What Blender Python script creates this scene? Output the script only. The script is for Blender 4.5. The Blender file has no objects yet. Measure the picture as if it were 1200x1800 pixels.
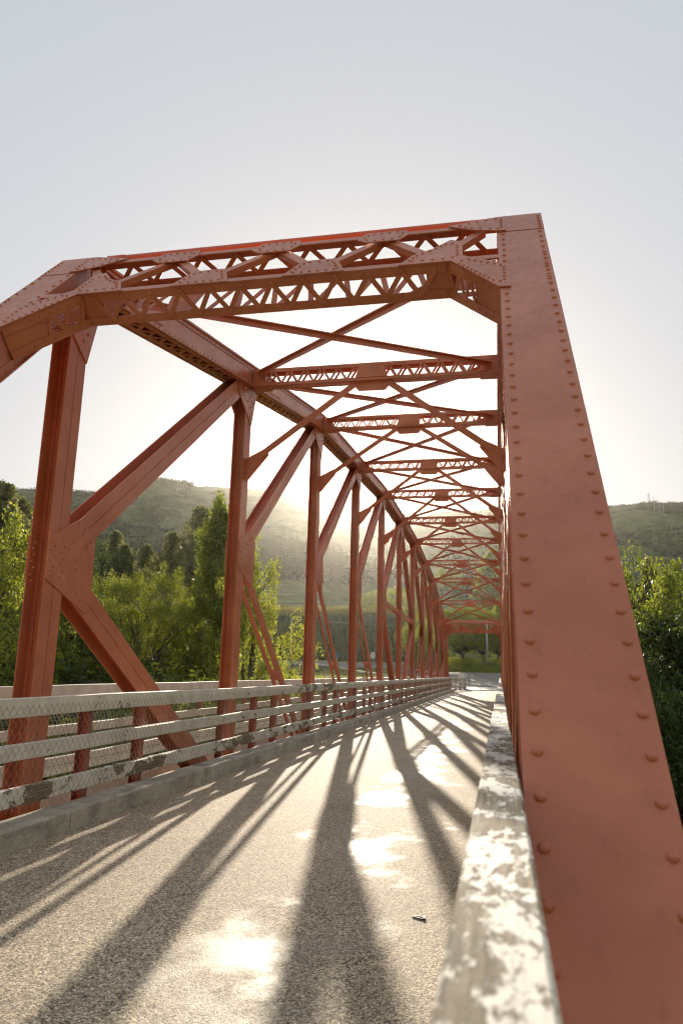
import bpy, math, random
import numpy as np
from mathutils import Vector, Matrix, noise
rad = math.radians
random.seed(7); rng = np.random.default_rng(11)
S = bpy.context.scene
COL = S.collection

# ------------------------------------------------------------------ camera
cam_d = bpy.data.cameras.new('camera'); cam = bpy.data.objects.new('camera', cam_d); COL.objects.link(cam); S.camera = cam
CR = Vector((0.97839598, 0.20534095, 0.02400824)); CU = Vector((0.02026497, -0.21082377, 0.97731401)); CF = Vector((-0.2057441, 0.95571357, 0.21043036))
M = Matrix((CR, CU, -CF)).transposed().to_4x4(); M.translation = Vector((0, 0, 1.4))
cam.matrix_world = M
cam_d.sensor_fit = 'VERTICAL'; cam_d.sensor_width = 24; cam_d.sensor_height = 36; cam_d.lens = 1296.35 / 1800 * 36
cam_d.clip_start = 0.05; cam_d.clip_end = 6000
cam_d.dof.use_dof = True; cam_d.dof.focus_distance = 13.0; cam_d.dof.aperture_fstop = 4.2

# ------------------------------------------------------------------ sky, sun, exposure
SUN_AZ, SUN_EL = 10.4, 14.6          # degrees left of +Y, above the horizon
w = bpy.data.worlds.new('World'); S.world = w; w.use_nodes = True
nt = w.node_tree; nt.nodes.clear()
o_ = nt.nodes.new('ShaderNodeOutputWorld'); bg = nt.nodes.new('ShaderNodeBackground'); sky = nt.nodes.new('ShaderNodeTexSky')
sky.sky_type = 'NISHITA'; sky.sun_disc = False; sky.sun_elevation = rad(SUN_EL); sky.sun_rotation = rad(-SUN_AZ)
sky.altitude = 100; sky.air_density = 1.0; sky.dust_density = 1.2; sky.ozone_density = 2.0
hs = nt.nodes.new('ShaderNodeHueSaturation'); hs.inputs['Saturation'].default_value = 1.9
gm = nt.nodes.new('ShaderNodeGamma'); gm.inputs[1].default_value = 0.12      # hazy summer air: the dome is far more even than a clear one
tint = nt.nodes.new('ShaderNodeMix'); tint.data_type = 'RGBA'; tint.blend_type = 'MULTIPLY'; tint.inputs[0].default_value = 1; tint.inputs[7].default_value = (2.72, 2.66, 2.63, 1)
nt.links.new(sky.outputs[0], gm.inputs[0]); nt.links.new(gm.outputs[0], hs.inputs['Color']); nt.links.new(hs.outputs[0], tint.inputs[6]); nt.links.new(tint.outputs[2], bg.inputs[0]); bg.inputs[1].default_value = 0.15
nt.links.new(bg.outputs[0], o_.inputs[0])
sd = bpy.data.lights.new('sun', 'SUN'); sd.energy = 5.0; sd.angle = rad(0.42); sd.color = (1.0, 0.86, 0.68)
so = bpy.data.objects.new('sun', sd); COL.objects.link(so)
sdir = Vector((-math.sin(rad(SUN_AZ)) * math.cos(rad(SUN_EL)), math.cos(rad(SUN_AZ)) * math.cos(rad(SUN_EL)), math.sin(rad(SUN_EL))))
so.rotation_euler = sdir.to_track_quat('Z', 'Y').to_euler()
S.view_settings.view_transform = 'Standard'; S.view_settings.look = 'None'; S.view_settings.gamma = 1; S.view_settings.exposure = 0.58
S.cycles.filter_width = 1.15; S.cycles.max_bounces = 8; S.cycles.transparent_max_bounces = 8

# ------------------------------------------------------------------ materials
def mat(name):
    m = bpy.data.materials.new(name); m.use_nodes = True; t = m.node_tree; t.nodes.clear()
    out = t.nodes.new('ShaderNodeOutputMaterial')
    return m, t, out
def N(t, typ, **kw):
    n = t.nodes.new(typ)
    for k, v in kw.items():
        if k.startswith('i_'): n.inputs[k[2:].replace('_', ' ')].default_value = v
        else: setattr(n, k, v)
    return n
def L(t, a, b): t.links.new(a, b)
def ramp(t, fac, stops, interp='LINEAR'):
    r = t.nodes.new('ShaderNodeValToRGB'); r.color_ramp.interpolation = interp
    while len(r.color_ramp.elements) > 1: r.color_ramp.elements.remove(r.color_ramp.elements[-1])
    for i, (p, c) in enumerate(stops):
        e = r.color_ramp.elements[0] if i == 0 else r.color_ramp.elements.new(p)
        e.position = p; e.color = (*c, 1) if len(c) == 3 else c
    L(t, fac, r.inputs[0]); return r
def noi(t, vec, scale, detail=4, rough=.55, dist=0):
    n = N(t, 'ShaderNodeTexNoise'); n.inputs['Scale'].default_value = scale; n.inputs['Detail'].default_value = detail
    n.inputs['Roughness'].default_value = rough; n.inputs['Distortion'].default_value = dist
    if vec: L(t, vec, n.inputs['Vector'])
    return n
def mapv(t, vec, sc):
    m = N(t, 'ShaderNodeMapping'); m.inputs['Scale'].default_value = sc; L(t, vec, m.inputs[0]); return m.outputs[0]
def bsdf(t, out, **kw):
    b = N(t, 'ShaderNodeBsdfPrincipled'); L(t, b.outputs[0], out.inputs[0])
    for k, v in kw.items(): b.inputs[k.replace('_', ' ')].default_value = v
    return b
def bump(t, h, b, strength, dist):
    n = N(t, 'ShaderNodeBump'); n.inputs['Strength'].default_value = strength; n.inputs['Distance'].default_value = dist
    L(t, h, n.inputs['Height']); L(t, n.outputs[0], b.inputs['Normal']); return n
def mixc(t, fac, a, b, mode='MIX'):
    m = N(t, 'ShaderNodeMix', data_type='RGBA', blend_type=mode)
    if isinstance(fac, float): m.inputs[0].default_value = fac
    else: L(t, fac, m.inputs[0])
    for i, c in ((6, a), (7, b)):
        if isinstance(c, tuple): m.inputs[i].default_value = (*c, 1)
        else: L(t, c, m.inputs[i])
    return m.outputs[2]

def steel(name, c0=(0.62, 0.198, 0.104), c1=(0.49, 0.143, 0.07), rough=.36):
    m, t, out = mat(name); tc = N(t, 'ShaderNodeTexCoord').outputs['Object']
    b = bsdf(t, out)
    n1 = noi(t, tc, 1.6, 5, .6, .4); n2 = noi(t, mapv(t, tc, (6, 6, 1.2)), 3, 5, .65); n3 = noi(t, tc, 60, 3)
    col = mixc(t, ramp(t, n1.outputs[0], [(.35, (0, 0, 0)), (.65, (1, 1, 1))]).outputs[0], c0, c1)
    n4 = noi(t, mapv(t, tc, (1, 1, .16)), 13, 6, .7)
    dark = ramp(t, n4.outputs[0], [(.56, (0, 0, 0)), (.74, (1, 1, 1))]).outputs[0]
    col = mixc(t, mixc(t, .38, (0, 0, 0), dark), col, tuple(x * .55 for x in c1))
    chip = ramp(t, noi(t, tc, 9, 6, .7).outputs[0], [(.755, (0, 0, 0)), (.765, (1, 1, 1))]).outputs[0]
    col = mixc(t, chip, col, (.12, .06, .045))
    pale = ramp(t, noi(t, tc, 3.1, 6, .75, 1.).outputs[0], [(.6, (0, 0, 0)), (.75, (1, 1, 1))]).outputs[0]
    col = mixc(t, mixc(t, .2, (0, 0, 0), pale), col, (.70, .27, .16))
    L(t, col, b.inputs['Base Color'])
    r = ramp(t, n2.outputs[0], [(.3, (rough - .08,) * 3), (.7, (rough + .12,) * 3)]); L(t, r.outputs[0], b.inputs['Roughness'])
    add = N(t, 'ShaderNodeMath', operation='ADD'); L(t, n3.outputs[0], add.inputs[0])
    sc = N(t, 'ShaderNodeMath', operation='MULTIPLY'); sc.inputs[1].default_value = 6; L(t, noi(t, tc, 2.2, 2).outputs[0], sc.inputs[0]); L(t, sc.outputs[0], add.inputs[1])
    bump(t, add.outputs[0], b, .35, .004)
    return m
STEEL = steel('red_oxide_painted_steel')
STEEL_DARK = steel('dull_brown_red_post_paint', (0.36, 0.095, 0.055), (.26, .065, .038))
PIPE = steel('orange_red_pipe_paint', (0.85, .13, .035), (.75, .11, .03), .35)

def flaky(name, amount, big=False):
    m, t, out = mat(name); tc = N(t, 'ShaderNodeTexCoord').outputs['Object']; b = bsdf(t, out)
    grain = noi(t, mapv(t, tc, (55, 2.2, 55)), 1.6, 5, .6)
    wood = ramp(t, grain.outputs[0], [(.3, (.07, .05, .03)), (.5, (.21, .16, .095)), (.72, (.38, .31, .21))]).outputs[0]
    f1 = noi(t, mapv(t, tc, (1, .45, 1)), 7, 9, .68, .6); f2 = noi(t, tc, 1.1, 2)
    s = N(t, 'ShaderNodeMath', operation='MULTIPLY_ADD'); L(t, f2.outputs[0], s.inputs[0]); s.inputs[1].default_value = .2 if big else .55; L(t, f1.outputs[0], s.inputs[2])
    if big:
        f3 = noi(t, mapv(t, tc, (1, .45, 1)), 38, 9, .78, .35); s3 = N(t, 'ShaderNodeMath', operation='MULTIPLY_ADD'); L(t, f3.outputs[0], s3.inputs[0]); s3.inputs[1].default_value = .75; L(t, s.outputs[0], s3.inputs[2]); s = N(t, 'ShaderNodeMath', operation='MULTIPLY'); s.inputs[1].default_value = .6; L(t, s3.outputs[0], s.inputs[0])
    if big:     # hand wear: the end of the rail people lean on has lost most of its paint
        sy = N(t, 'ShaderNodeSeparateXYZ'); L(t, tc, sy.inputs[0]); my = N(t, 'ShaderNodeMapRange'); L(t, sy.outputs[1], my.inputs[0]); my.inputs[1].default_value = .5; my.inputs[2].default_value = 1.5; my.inputs[3].default_value = .055; my.inputs[4].default_value = -.02
        s4 = N(t, 'ShaderNodeMath', operation='ADD'); L(t, s.outputs[0], s4.inputs[0]); L(t, my.outputs[0], s4.inputs[1]); s = s4
    mask = ramp(t, s.outputs[0], [(amount, (0, 0, 0)), (amount + .012, (1, 1, 1))]).outputs[0]   # 1 = bare wood
    pn = noi(t, tc, 4, 5, .6)
    paint = ramp(t, pn.outputs[0], [(.3, (.60, .56, .47)), (.6, (.78, .74, .65)), (.8, (.84, .81, .73))]).outputs[0]
    vo = N(t, 'ShaderNodeTexVoronoi', feature='DISTANCE_TO_EDGE'); vo.inputs['Scale'].default_value = 55
    wn = noi(t, tc, 14, 4, .7); wv = mixc(t, .12, mapv(t, tc, (1, .22, 1)), wn.outputs[1]); L(t, wv, vo.inputs['Vector'])
    crack = ramp(t, vo.outputs[0], [(.0, (.55,) * 3), (.035, (1,) * 3)]).outputs[0]
    paint = mixc(t, .4, paint, crack, 'MULTIPLY')
    L(t, mixc(t, mask, paint, wood), b.inputs['Base Color'])
    L(t, ramp(t, mask, [(0, (.72 if big else .5,) * 3), (1, (.85,) * 3)]).outputs[0], b.inputs['Roughness'])
    inv = ramp(t, mask, [(0, (1,) * 3), (1, (0,) * 3)]).outputs[0]
    a = N(t, 'ShaderNodeMath', operation='MULTIPLY_ADD'); L(t, grain.outputs[0], a.inputs[0]); a.inputs[1].default_value = .5; L(t, inv, a.inputs[2])
    a2 = N(t, 'ShaderNodeMath', operation='MULTIPLY_ADD'); L(t, f1.outputs[0], a2.inputs[0]); a2.inputs[1].default_value = 1.6 if big else .6; L(t, a.outputs[0], a2.inputs[2])
    bump(t, a2.outputs[0], b, .9, .005 if big else .003)
    return m
PAINT = flaky('flaking_white_paint', .93)
PAINT_WORN = flaky('badly_worn_white_paint', .80)
PAINT_RAIL = flaky('thick_peeling_white_paint', .572, True)
PAINT_CLEAN = flaky('weathered_white_paint', 1.02)

def simple(name, stops, scale, rough=.8, bs=.4, bd=.01, detail=6, sc3=(1, 1, 1), spec=.5):
    m, t, out = mat(name); tc = N(t, 'ShaderNodeTexCoord').outputs['Object']; b = bsdf(t, out, Roughness=rough)
    b.inputs['Specular IOR Level'].default_value = spec
    n = noi(t, mapv(t, tc, sc3), scale, detail, .65); L(t, ramp(t, n.outputs[0], stops).outputs[0], b.inputs['Base Color'])
    bump(t, n.outputs[0], b, bs, bd); return m
WIRE = simple('rusty_galvanised_wire', [(.3, (.30, .27, .20)), (.7, (.42, .38, .30))], 20, .5, .1)
GREYPOLE = simple('pale_concrete_pole', [(.3, (.36, .36, .34)), (.7, (.5, .5, .48))], 5, .8)
WHITE = simple('white_painted_timber', [(.3, (.66, .66, .62)), (.7, (.8, .8, .78))], 4, .5)
BLUE = simple('blue_sign_face', [(.3, (.03, .16, .42)), (.7, (.05, .2, .48))], 4, .4)
DARKIRON = simple('dark_rusty_iron', [(.3, (.02, .012, .01)), (.7, (.05, .03, .025))], 40, .6)
BARK = simple('tree_bark', [(.3, (.06, .048, .035)), (.7, (.16, .13, .10))], 3, .9, .6, .02, sc3=(3, 3, .6))
PALEBARK = simple('pale_poplar_bark', [(.3, (.20, .19, .16)), (.7, (.36, .34, .30))], 3, .9, .5, .02, sc3=(3, 3, .6))
OLDWOOD = simple('grey_weathered_wood', [(.3, (.16, .14, .11)), (.7, (.34, .31, .26))], 6, .85, sc3=(1, 6, 1))

def concrete():
    m, t, out = mat('mossy_kerb_concrete'); tc = N(t, 'ShaderNodeTexCoord').outputs['Object']; b = bsdf(t, out, Roughness=.85)
    n = noi(t, tc, 3.5, 7, .65); n2 = noi(t, tc, 45, 4); n3 = noi(t, mapv(t, tc, (1, 1, 4)), 1.4, 5, .7)
    c = ramp(t, n.outputs[0], [(.3, (.30, .262, .205)), (.55, (.52, .47, .38)), (.8, (.66, .61, .51))]).outputs[0]
    c = mixc(t, ramp(t, n3.outputs[0], [(.5, (0,) * 3), (.7, (.6,) * 3)]).outputs[0], c, (.13, .12, .085))
    c = mixc(t, .35, c, ramp(t, n2.outputs[0], [(.35, (.4,) * 3), (.6, (1,) * 3)]).outputs[0], 'MULTIPLY')
    L(t, c, b.inputs['Base Color'])
    a = N(t, 'ShaderNodeMath', operation='MULTIPLY_ADD'); L(t, n.outputs[0], a.inputs[0]); a.inputs[1].default_value = 3; L(t, n2.outputs[0], a.inputs[2])
    bump(t, a.outputs[0], b, .7, .008); return m
CONC = concrete()

def chipseal(name, tone=1.0, patches=True, blue=0.0):
    m, t, out = mat(name); tc = N(t, 'ShaderNodeTexCoord').outputs['Object']; b = bsdf(t, out)
    v = N(t, 'ShaderNodeTexVoronoi'); v.inputs['Scale'].default_value = 120; L(t, tc, v.inputs['Vector'])
    sep = N(t, 'ShaderNodeSeparateColor'); L(t, v.outputs['Color'], sep.inputs[0])
    chip = ramp(t, sep.outputs[0], [(0, (.03, .026, .022)), (.2, (.10, .088, .07)), (.45, (.26, .225, .175)), (.8, (.42, .37, .29)), (1, (.72, .66, .54))]).outputs[0]
    n = noi(t, tc, .9, 5, .6); n2 = noi(t, tc, 9, 6, .75)
    c = mixc(t, ramp(t, n2.outputs[0], [(.62, (0,) * 3), (.70, (1,) * 3)]).outputs[0], chip, (.03, .027, .024))
    c = mixc(t, .5, c, ramp(t, n.outputs[0], [(.3, (.55, .53, .5)), (.7, (1.15, 1.12, 1.05))]).outputs[0], 'MULTIPLY')
    c = mixc(t, 1.0, c, (tone * (1.4 if patches else 1), tone * (1.29 if patches else 1), tone * (1.14 if patches else 1) * (1 + blue)), 'MULTIPLY')
    hgt = N(t, 'ShaderNodeMath', operation='MULTIPLY_ADD'); L(t, v.outputs['Distance'], hgt.inputs[0]); hgt.inputs[1].default_value = -1; hgt.inputs[2].default_value = 1
    if patches:
        # bitumen that has flushed up through the chips in the wheel tracks: smooth and glossy
        px = N(t, 'ShaderNodeSeparateXYZ'); L(t, tc, px.inputs[0])
        pn = noi(t, mapv(t, tc, (1.0, .8, 1)), 1.15, 6, .62, .3)
        tr = N(t, 'ShaderNodeMath', operation='ADD'); L(t, px.outputs[0], tr.inputs[0]); tr.inputs[1].default_value = 1.15
        ab = N(t, 'ShaderNodeMath', operation='ABSOLUTE'); L(t, tr.outputs[0], ab.inputs[0])
        band = N(t, 'ShaderNodeMapRange'); L(t, ab.outputs[0], band.inputs[0]); band.inputs[1].default_value = .15; band.inputs[2].default_value = 1.1; band.inputs[3].default_value = .17; band.inputs[4].default_value = -.12
        ad = N(t, 'ShaderNodeMath', operation='ADD'); L(t, pn.outputs[0], ad.inputs[0]); L(t, band.outputs[0], ad.inputs[1])
        pm = ramp(t, ad.outputs[0], [(.62, (0,) * 3), (.78, (1,) * 3)]).outputs[0]
        c = mixc(t, mixc(t, .5, (0, 0, 0), pm), c, (.20, .185, .16))
        L(t, ramp(t, pm, [(0, (.78,) * 3), (1, (.50,) * 3)]).outputs[0], b.inputs['Roughness'])
        bs = N(t, 'ShaderNodeMath', operation='MULTIPLY_ADD'); L(t, pm, bs.inputs[0]); bs.inputs[1].default_value = -.75; bs.inputs[2].default_value = 1
        bn = bump(t, hgt.outputs[0], b, 1, .0022); L(t, bs.outputs[0], bn.inputs['Strength'])
    else:
        b.inputs['Roughness'].default_value = .7; bump(t, hgt.outputs[0], b, .6, .004)
    L(t, c, b.inputs['Base Color']); return m
ROAD = chipseal('chip_seal_road')
ROAD2 = chipseal('grey_asphalt_road', .55, False, .12)

def leafmat(name, c0, c1, trans, back=1.0):
    m, t, out = mat(name); oi = N(t, 'ShaderNodeObjectInfo'); g = N(t, 'ShaderNodeNewGeometry'); tc = N(t, 'ShaderNodeTexCoord')
    n = noi(t, tc.outputs['Object'], .55, 3)
    f = N(t, 'ShaderNodeMath', operation='MULTIPLY_ADD'); L(t, g.outputs['Random Per Island'], f.inputs[0]); f.inputs[1].default_value = .55
    sb = N(t, 'ShaderNodeMath', operation='SUBTRACT'); L(t, n.outputs[0], sb.inputs[0]); sb.inputs[1].default_value = .25; L(t, sb.outputs[0], f.inputs[2])
    c = mixc(t, f.outputs[0], c0, c1)
    d = N(t, 'ShaderNodeBsdfPrincipled'); L(t, c, d.inputs['Base Color']); d.inputs['Roughness'].default_value = .5
    tr = N(t, 'ShaderNodeBsdfTranslucent'); L(t, mixc(t, 1.0, c, (1.25, 1.2, .6), 'MULTIPLY'), tr.inputs[0])
    mx = N(t, 'ShaderNodeMixShader'); mx.inputs[0].default_value = trans; L(t, d.outputs[0], mx.inputs[1]); L(t, tr.outputs[0], mx.inputs[2]); L(t, mx.outputs[0], out.inputs[0])
    return m
LEAF_WILLOW = leafmat('willow_leaves', (.05, .075, .015), (.34, .37, .07), .55)
LEAF_LIGHT = leafmat('light_green_leaves', (.12, .16, .03), (.46, .48, .12), .6)
LEAF_POPLAR = leafmat('poplar_leaves', (.08, .12, .02), (.36, .40, .08), .55)
LEAF_PINE = leafmat('pine_needles', (.06, .075, .035), (.36, .36, .20), .5)
LEAF_FOREST = leafmat('hillside_needles', (.025, .038, .015), (.07, .085, .03), .3)
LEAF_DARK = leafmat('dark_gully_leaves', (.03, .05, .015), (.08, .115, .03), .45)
GRASS = leafmat('dry_grass_blades', (.13, .15, .045), (.34, .30, .13), .5)

def terrain_mat():
    m, t, out = mat('hill_scrub_and_grass'); g = N(t, 'ShaderNodeNewGeometry'); pos = g.outputs['Position']; b = bsdf(t, out, Roughness=.9)
    b.inputs['Specular IOR Level'].default_value = .15
    n1 = noi(t, pos, .012, 6, .62, .5); n2 = noi(t, pos, .09, 6, .7); n3 = noi(t, pos, 1.2, 4, .7)
    c = ramp(t, n1.outputs[0], [(.32, (.028, .05, .012)), (.5, (.08, .11, .03)), (.68, (.18, .18, .07))]).outputs[0]
    c2 = ramp(t, n2.outputs[0], [(.40, (.02, .033, .011)), (.5, (.085, .10, .038)), (.66, (.20, .185, .09))]).outputs[0]
    c = mixc(t, .55, c, c2)
    near = ramp(t, n3.outputs[0], [(.3, (.10, .12, .035)), (.6, (.24, .235, .09)), (.8, (.34, .29, .14))]).outputs[0]
    sp = N(t, 'ShaderNodeSeparateXYZ'); L(t, pos, sp.inputs[0])
    mr = N(t, 'ShaderNodeMapRange'); L(t, sp.outputs[1], mr.inputs[0]); mr.inputs[1].default_value = 106; mr.inputs[2].default_value = 112
    c = mixc(t, mr.outputs[0], near, c)
    L(t, c, b.inputs['Base Color'])
    nb = noi(t, pos, .06, 3, .55); bump(t, nb.outputs[0], b, .8, 3.0)
    return m
TERR = terrain_mat()

# ------------------------------------------------------------------ mesh helpers
class MB:
    def __init__(s): s.v = []; s.f = []
    def prism(s, A, B, U, V, prof):
        A, B = Vector(A), Vector(B); U, V = Vector(U), Vector(V); n = len(prof); b = len(s.v)
        if (B - A).dot(U.cross(V)) < 0: prof = prof[::-1]
        for P in (A, B):
            for (u, v) in prof: s.v.append(P + U * u + V * v)
        s.f.append(tuple(b + i for i in range(n))[::-1]); s.f.append(tuple(b + n + i for i in range(n)))
        for i in range(n):
            j = (i + 1) % n; s.f.append((b + i, b + j, b + n + j, b + n + i))
        return s
    def bar(s, A, B, U, V, u0, u1, v0, v1): return s.prism(A, B, U, V, [(u0, v0), (u1, v0), (u1, v1), (u0, v1)])
    def box(s, x0, x1, y0, y1, z0, z1): return s.bar((0, 0, z0), (0, 0, z1), (1, 0, 0), (0, 1, 0), x0, x1, y0, y1)
    def plate(s, pts, nrm, t0, t1):   # polygon (3D points) thickened along nrm
        n = Vector(nrm).normalized(); pts = [Vector(p) for p in pts]; b = len(s.v); k = len(pts)
        area = Vector((0, 0, 0))
        for i in range(k): area += pts[i].cross(pts[(i + 1) % k])
        if area.dot(n) < 0: pts = pts[::-1]
        if t0 > t1: t0, t1 = t1, t0
        for t in (t0, t1):
            for p in pts: s.v.append(p + n * t)
        s.f.append(tuple(b + i for i in range(k))[::-1]); s.f.append(tuple(b + k + i for i in range(k)))
        for i in range(k):
            j = (i + 1) % k; s.f.append((b + i, b + j, b + k + j, b + k + i))
        return s
    def rivet(s, P, n, r=.016, seg=8):
        P = Vector(P); n = Vector(n).normalized(); a = n.orthogonal().normalized(); c = n.cross(a); b = len(s.v)
        rings = [(1, 0), (.82, .42), (.45, .68)] if seg >= 8 else [(1, 0), (.6, .6)]
        for (q, h) in rings:
            for i in range(seg):
                th = 2 * math.pi * i / seg; s.v.append(P + (a * math.cos(th) + c * math.sin(th)) * r * q + n * r * h)
        for k in range(len(rings) - 1):
            for i in range(seg):
                j = (i + 1) % seg; s.f.append((b + k * seg + i, b + k * seg + j, b + (k + 1) * seg + j, b + (k + 1) * seg + i))
        k = len(rings) - 1; s.f.append(tuple(b + k * seg + i for i in range(seg)))
    def rivets(s, A, B, n, sp=.15, r=.014, seg=6, ends=.05):
        A, B = Vector(A), Vector(B); Ln = (B - A).length; k = max(1, int((Ln - 2 * ends) / sp)); d = (B - A).normalized()
        for i in range(k + 1): s.rivet(A + d * (ends + (Ln - 2 * ends) * i / k), n, r, seg)
    def tube(s, A, B, r0, r1=None, n=8):
        r1 = r0 if r1 is None else r1; A, B = Vector(A), Vector(B); d = (B - A).normalized(); u = d.orthogonal().normalized(); v = d.cross(u); b = len(s.v)
        for P, r in ((A, r0), (B, r1)):
            for i in range(n):
                th = 2 * math.pi * i / n; s.v.append(P + (u * math.cos(th) + v * math.sin(th)) * r)
        for i in range(n):
            j = (i + 1) % n; s.f.append((b + i, b + j, b + n + j, b + n + i))
        s.f.append(tuple(b + i for i in range(n))[::-1]); s.f.append(tuple(b + n + i for i in range(n)))
    def build(s, name, m, parent=None, smooth=False):
        me = bpy.data.meshes.new(name); me.from_pydata([tuple(p) for p in s.v], [], s.f); me.materials.append(m)
        if smooth: me.polygons.foreach_set('use_smooth', [True] * len(me.polygons))
        o = bpy.data.objects.new(name, me); COL.objects.link(o)
        if parent: o.parent = parent
        return o
def quads(name, V, m, k=4):        # V: (n,k,3) array of separate faces
    n = len(V); me = bpy.data.meshes.new(name); me.vertices.add(n * k); me.vertices.foreach_set('co', V.astype(np.float32).ravel())
    me.loops.add(n * k); me.loops.foreach_set('vertex_index', np.arange(n * k, dtype=np.int32))
    me.polygons.add(n); me.polygons.foreach_set('loop_start', np.arange(0, n * k, k, dtype=np.int32)); me.update(calc_edges=True)
    me.materials.append(m); return me
def tag(o, label=None, cat=None, group=None, kind=None):
    if label: o['label'] = label
    if cat: o['category'] = cat
    if group: o['group'] = group
    if kind: o['kind'] = kind
    return o
def empty(name, loc=(0, 0, 0), rz=0):
    o = bpy.data.objects.new(name, None); COL.objects.link(o); o.location = loc; o.rotation_euler = (0, 0, rz); o.empty_display_size = .2; return o
def at(px, py, Y):                 # real position at depth Y of a point sighted in the photo
    d = CF * 1296.35 + CR * (px - 600) - CU * (py - 900); k = Y / d.y
    return Vector((d.x * k, Y, 1.4 + d.z * k))

# ------------------------------------------------------------------ terrain
RIDGE = [(-180, 21), (-120, 20), (-90, 13), (-60, 12.5), (-45, 12), (-37.6, 12.1), (-35, 12.4), (-32.6, 12.55), (-28.5, 12.7), (-25.6, 13.6), (-21.2, 13.75), (-17, 13.6), (-15.4, 13.4), (-14.0, 13.0), (-12.6, 12.3), (-11.5, 12.0), (-9.2, 12.0), (-7.4, 12.15), (-5.4, 12.0), (-2.6, 12.35), (-.5, 12.55), (8.5, 12.4), (11.4, 12.5), (13.3, 12.3), (30, 12), (60, 11), (90, 11), (120, 19), (180, 21)]  # unseen hills behind raised to shade the steel, sunward dip lowered to light trees
RA = np.array([a for a, b in RIDGE]); RB = np.array([b for a, b in RIDGE])
def sst(a, b, x):
    t = min(1, max(0, (x - a) / (b - a))); return t * t * (3 - 2 * t)
def near_h(x, y):
    # plateau behind, river gorge, far bank, approach ramp, terrace
    g = -8.5 * sst(-1, 6, y) * (1 - sst(52, 60, y))
    sidedrop = sst(5, 9, abs(x + 2)) * (1 - sst(58, 70, y)) * sst(-12, 0, y)
    z = min(g, -4.5 * sidedrop) if y < 62 else -4.5 * sidedrop * .0
    if y <= 62: z = min(g, z)
    else: z = 0
    z += 1.55 * sst(66, 100, y) + .9 * sst(98, 108, y)
    z += (sst(-6, -14, x)) * .4 * sst(80, 100, y)
    bank = 8.6 * sst(110, 128, y) * sst(-7, -15, x) + .75 * sst(95.5, 100, y) * sst(-15, -9, x)
    return z + bank
def H(x, y):
    r = math.hypot(x, y); az = math.degrees(math.atan2(x, y)); nh = near_h(x, y)
    if r > 140:
        el = float(np.interp(az, RA, RB)); RD = (820 + 90 * noise.noise(Vector((az * .05, 3.1, 0)))) * float(np.interp(abs(az), [65, 115], [1, .5]))
        top = math.tan(rad(el)) * RD
        f = (r - 170) / (RD - 170); f = max(0, f)
        if f < 1: h = nh + (top - nh) * (f ** 1.12)
        else: h = top - (r - RD) * .12
        env = sst(170, 420, r) * (1 - .93 * sst(.78, 1.0, f))
        p = Vector((x * .006, y * .006, 0))
        h += env * (26 * noise.fractal(p, 1.0, 2.1, 5) + 3.0 * noise.noise(Vector((x * .05, y * .05, 4))))
        h += 1.5 * sst(170, 420, r) * abs(noise.noise(Vector((x * .09, y * .09, 2))))
        return h
    return nh + .12 * noise.noise(Vector((x * .3, y * .3, 1))) * sst(0, 8, abs(x + 2) - 3)
def build_terrain():
    azs = list(np.arange(-180, -50, 4.0)) + list(np.arange(-50, 25, .2)) + list(np.arange(25, 180.1, 5.0))
    rs = [1.5] + list(np.arange(4, 60, 2.5)) + list(np.arange(60, 170, 1.6)) + list(170 * (1.0135 ** np.arange(1, 150)))
    rs = [r for r in rs if r < 1180]
    V = []; F = []
    for r in rs:
        for a in azs:
            x = r * math.sin(rad(a)); y = r * math.cos(rad(a)); V.append((x, y, H(x, y) - .30 if r < 64 and abs(x + 2) < 5 else H(x, y)))
    n = len(azs)
    for i in range(len(rs) - 1):
        for j in range(n - 1): F.append((i * n + j, i * n + j + 1, (i + 1) * n + j + 1, (i + 1) * n + j))
    F.append(tuple(range(n - 1))[::-1])
    me = bpy.data.meshes.new('terrain'); me.from_pydata(V, [], F); me.materials.append(TERR); me.polygons.foreach_set('use_smooth', [True] * len(F))
    o = bpy.data.objects.new('terrain', me); COL.objects.link(o); tag(o, kind='structure'); return o
build_terrain()

def sheet(name, rows, m, lift=.004):    # rows: list of point rows -> grid sheet
    V = [tuple(p) for r in rows for p in r]; n = len(rows[0]); F = []
    for i in range(len(rows) - 1):
        for j in range(n - 1): F.append((i * n + j, i * n + j + 1, (i + 1) * n + j + 1, (i + 1) * n + j))
    me = bpy.data.meshes.new(name); me.from_pydata(V, [], F); me.materials.append(m)
    o = bpy.data.objects.new(name, me); COL.objects.link(o); return o

# road over the bridge, behind the camera and on to the junction
rows = [[(-3.72, y, 0), (-1.9, y, .012), (-.12, y, 0)] for y in (-14, -2, 8, 20, 32, 44, 56, 66.5)]
tag(sheet('road_surface', rows, ROAD), kind='structure')
rows = []
for y in np.arange(66.5, 73.1, 1.6):
    k = (y - 66.5) / 6; rows.append([(-3.72 - 2.5 * k, y, H(-3.7, y) + .06), (-1.9, y, H(-1.9, y) + .07), (-.1 + 3 * k, y, H(0, y) + .06)])
tag(sheet('concrete_apron', rows, simple('pale_concrete_apron', [(.3, (.36, .33, .27)), (.7, (.5, .46, .4))], 3, .6)), kind='structure')
rows = []
for y in np.arange(73, 95.6, 1.5):
    k = (y - 73) / 23; xl = -6.2 - 9 * k ** 1.6; xr = 2.9 + 5 * k
    rows.append([(xl + (xr - xl) * q / 8, y, H(xl + (xr - xl) * q / 8, y) + .10) for q in range(9)])
tag(sheet('approach_road', rows, ROAD2), kind='structure')
rows = []
for x in np.arange(-150, -10.9, 2.5):
    yc = 99.0 + .0006 * (x + 10) ** 2 + (.035 * max(0, -x - 20))
    rows.append([(x, yc + q, H(x, yc + q) + .14) for q in (-5, -3, -1, 1, 3, 4.2)])
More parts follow.
